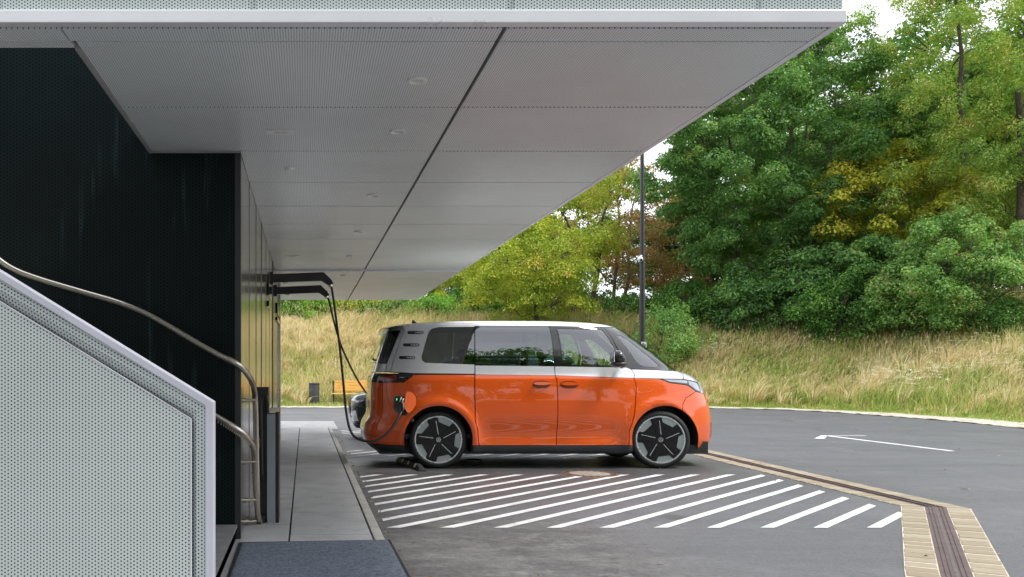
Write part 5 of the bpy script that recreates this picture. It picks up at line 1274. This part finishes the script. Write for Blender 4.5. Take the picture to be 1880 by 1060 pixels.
# tall tree at the right edge
b = tb(1840, 38); make_tree('locust_tree', 'tree', 'tallest tree at the right edge, yellow green with brown seed bunches', b, 20.5, 4.9, 4.8, 2.2, 560, 130000, .14, autumn, bark, 12, (.3, .75), .22, flat=.75, gaps=.55, aspect=.45, lean=(.02, 0), stems=3, spread=1.3)
b = tb(1950, 43); make_tree('locust_tree', 'tree', 'tree cut by the right edge of the view behind the tallest one', b, 21, 5.0, 5, 3, 200, 45000, .2, autumn, bark, 13, (.6, 1.1), .26, gaps=.4, aspect=.5)
b = tb(1625, 40.5); make_tree('golden_tree', 'tree', 'golden yellow young tree between the dark maple and the tallest tree', b, HH(270, 40.5, b), 3.3, 3, 3.2, 105, 20000, .16, yellowl, bark2, 17, (.45, .85), .14, flat=.5, droop=.5, gaps=.3, lean=(.03, 0))
b = tb(1600, 39); make_tree('green_tree', 'tree', 'low dark green tree with yellow tips in front of the golden one', b, HH(430, 39, b), 3.6, 2.6, .4, 120, 26000, .17, maple, bark, 19, (.5, .9), .14)
# yellow green trees near the end of the canopy
b = tb(985, 42.5); make_tree('yellow_tree', 'tree', 'yellow green spreading tree right of the canopy far end', b, HH(372, 42.5, b), 3.4, 3.0, 1.1, 150, 40000, .125, locust, bark, 23, (.45, .85), .15, flat=.5, droop=.6, aspect=.5, gaps=.2)
b = tb(1060, 47); make_tree('yellow_tree', 'tree', 'taller yellow green tree with dark leaning stems and brown tangles', b, HH(255, 47, b), 3.4, 3, 3.2, 110, 22000, .14, locust, bark, 24, (.5, .9), .17, flat=.55, droop=.5, aspect=.5, stems=3, gaps=.4, bare=.25)
b = tb(1120, 52); make_tree('withered_tree', 'tree', 'half bare brown tree through whose crown the sky shows left of the mast', b, HH(270, 52, b), 4.2, 3.5, 2.6, 150, 22000, .15, brownv, bark2, 29, (.5, .9), .15, stems=3, bare=.45, gaps=.3)
b = tb(1235, 55); make_tree('withered_tree', 'tree', 'thin brownish tree right of the mast under the maple crown', b, HH(330, 55, b), 4.2, 3.5, 2.0, 120, 18000, .16, brownv, bark2, 31, (.5, .9), .15, stems=2, bare=.5)
b = tb(880, 50); make_tree('yellow_tree', 'tree', 'small yellow green tree whose crown touches the canopy far corner', b, HH(470, 50, b), 3.0, 2.8, 2.2, 80, 15000, .14, locust, bark2, 37, (.45, .8), .10, droop=.5, aspect=.5)
# shrubs along the top of the bank: px, Y, half width, top py, material
def shrub(px, Y, hw, top, mat, seed, label, size=.15, nl=9000):
    b = tb(px, Y); h = max(.8, HH(top, Y, b)); n = int(40+hw*hw*11)
    return make_tree('shrub', 'shrub', label, b, h, hw, hw*.8, .0, n, int(nl*1.3), size*.82, mat, bark, seed, (.26, .55), .04, flat=.85, droop=.2, stems=3, spread=.45, shape=.4, group='shrubs along the top of the bank', limbs=True)
shrub(1785, 34.0, 3.3, 385, elder, 41, 'broad reddish green elder shrub, rightmost on the bank', .15, 30000)
shrub(1690, 35.5, 2.2, 470, elder, 42, 'elder shrub of medium height left of the broad rightmost one', .15, 15000)
shrub(1570, 37.0, 2.2, 500, bushg, 43, 'green shrub below the low tree with yellow tips')
shrub(1480, 40.0, 2.8, 490, maple, 44, 'dark green shrub under the right half of the big maple', .17, 14000)
shrub(1370, 41.0, 2.6, 505, maple, 45, 'dark green shrub at the foot of the big maple trunk', .17, 14000)
shrub(1275, 43.0, 2.6, 510, bushg, 46, 'deep green shrub under the left edge of the maple', .14, 13000)
shrub(1190, 46.0, 2.8, 540, bushg, 47, 'low green shrub just behind the mast')
shrub(1110, 48.0, 2.6, 545, bushg, 48, 'low green shrub left of the mast under the brown tree')
shrub(1225, 38.5, 1.5, 562, elder, 58, 'tall weedy clump right of the mast in front of the shrubs', .12, 6000)
shrub(930, 47.0, 2.4, 540, brightg, 49, 'bright green shrub left of the yellow green spreading tree')
shrub(860, 48.0, 2.4, 528, bushg, 50, 'green shrub under the small tree at the canopy corner')
shrub(805, 47.0, 2.1, 545, brightg, 51, 'bright green shrub just right of the canopy far edge')
shrub(735, 48.0, 2.2, 550, bushg, 52, 'green shrub above the rear roof of the van')
shrub(670, 49.0, 2.4, 535, locust, 53, 'yellowish shrub seen between the cables and the van')
shrub(610, 49.0, 2.2, 530, locust, 54, 'yellow green shrub seen behind the hanging cables', .14, 8000)
shrub(550, 48.0, 2.2, 528, brightg, 55, 'bright green shrub close to the steel wall end')
shrub(500, 49.0, 2.2, 530, bushg, 56, 'green shrub partly hidden by the steel wall end')
shrub(1860, 33.0, 1.6, 555, bushg, 57, 'small green shrub at the right edge in front of the elders', .12, 7000)
# trees of the wood behind, copied from three prototypes
protos = []
protos.append(make_tree('woodland_tree', 'tree', 'dark tree', (0, 0, 0), 15, 4.8, 4.5, .8, 120, 17000, .32, maple, bark, 61, (.8, 1.5), .25, group='trees of the wood behind'))
protos.append(make_tree('woodland_tree', 'tree', 'green tree', (0, 0, 0), 13, 4.4, 4.4, .6, 120, 17000, .30, bushg, bark, 62, (.8, 1.5), .22, group='trees of the wood behind'))
protos.append(make_tree('woodland_tree', 'tree', 'yellowish tree', (0, 0, 0), 11, 4.0, 4.0, .6, 110, 16000, .28, locust, bark2, 63, (.7, 1.4), .2, group='trees of the wood behind'))
wood_spots = [(470, 56, 2, .55), (540, 60, 1, .6), (610, 58, 2, .55), (690, 57, 0, .45), (760, 58, 2, .5), (830, 60, 1, .6), (900, 62, 0, .72), (960, 64, 2, .9), (1030, 62, 1, .95), (1215, 62, 1, .82), (1285, 62, 1, .8), (1350, 58, 0, .95),
              (1420, 62, 0, 1.1), (1500, 58, 1, .85), (1560, 60, 0, 1.0), (1660, 52, 2, 1.15), (1730, 50, 0, 1.15), (1800, 56, 1, 1.3), (1880, 52, 2, 1.3), (1970, 50, 0, 1.2), (2080, 48, 1, 1.2), (2220, 46, 0, 1.2), (400, 60, 0, .6), (300, 60, 1, .6)]
names_ = ['dark', 'fresh green', 'yellowish']; nth = {}
for i, (px, Y, k, s) in enumerate(wood_spots):
    T = copy_tree(protos[k]); b = tb(px, Y); T.location = b; T.rotation_euler.z = i*2.39; T.scale = (s, s, s*(.95+.1*(i % 3)))
    T['label'] = 'TODO'
    wood_spots[i] = (T, px, k)
near_labels = ['behind the steel wall end', 'left of the hanging cables', 'behind the hanging cables', 'above the bench', 'between cables and van roof', 'under the canopy far corner', 'just right of the canopy far corner', 'behind the spreading yellow green tree', 'left of the leaning stems', 'just right of the mast',
               'under the left half of the maple crown', 'straight behind the maple trunk', 'behind the centre of the maple crown', 'under the right half of the maple crown', 'behind the sky gap tree', 'behind the golden tree', 'left of the tallest tree trunk', 'behind the tallest tree trunk', 'at the right edge behind the tallest tree']
for i, (T, px, k) in enumerate(wood_spots):
    T['label'] = '%s woodland tree %s' % (names_[k], near_labels[i]) if i < len(near_labels) else '%s woodland tree %s' % (names_[k], ['far right, nearest beyond the edge', 'far right, second beyond the edge', 'far right, third beyond the edge', 'hidden behind the dark wall', 'farthest left behind the dark wall'][i-19])
# trees on the other side of the lot, mirrored in the van windows
for i, (x, y, k, s) in enumerate([(-3, -24, 0, 1.45), (5, -25, 1, 1.75), (12, -23, 0, 1.4), (20, -25, 2, 1.9), (29, -24, 1, 1.6), (40, -24, 0, 1.6), (-13, -24, 1, 1.5)]):
    T = copy_tree(protos[k]); T.location = (x, y, gz(x, y)); T.rotation_euler.z = i*1.7; T.scale = (s, s, s)
    T['label'] = '%s tree across the lot, number %d from the left in the window reflections' % (names_[k], i+1); T['group'] = 'trees across the lot'
    T['label'] = ['dark tree across the lot, mirrored at the rear of the van', 'large fresh green tree across the lot, mirrored in the sliding door window', 'dark tree across the lot opposite the van nose', 'large yellowish tree across the lot, right of the dark one', 'fresh green tree across the lot, right of the large yellowish one', 'rightmost dark tree across the lot', 'leftmost fresh green tree across the lot'][i]
for p_ in protos:
    for c_ in list(p_.children): bpy.data.objects.remove(c_)
    bpy.data.objects.remove(p_)

# small fallen leaves and grit on the asphalt
rs = np.random.RandomState(91); n = 260
x = np.concatenate([rs.uniform(.7, 13, 170), rs.normal(.66, .03, 90)]); y = np.concatenate([rs.uniform(5, 24, 170), rs.uniform(5.5, 17.5, 90)])
nr = rs.normal(0, .25, (n, 3)); nr[:, 2] = 1; nr /= np.linalg.norm(nr, axis=1)[:, None]
l = rs.uniform(.018, .05, n); V = leafquads(np.stack([x, y, np.full(n, .012)], 1), nr, rs.normal(0, 1, (n, 3)), l, l*.6)
tag(npmesh('fallen_leaves', V.reshape(-1, 3), np.arange(n*4).reshape(-1, 4), leafmat('dry_leaf', [(0, (.10, .06, .03)), (.5, (.28, .20, .10)), (1, (.5, .42, .28))], .1)), 'small dry leaves scattered on the asphalt', 'leaves', kind='stuff')
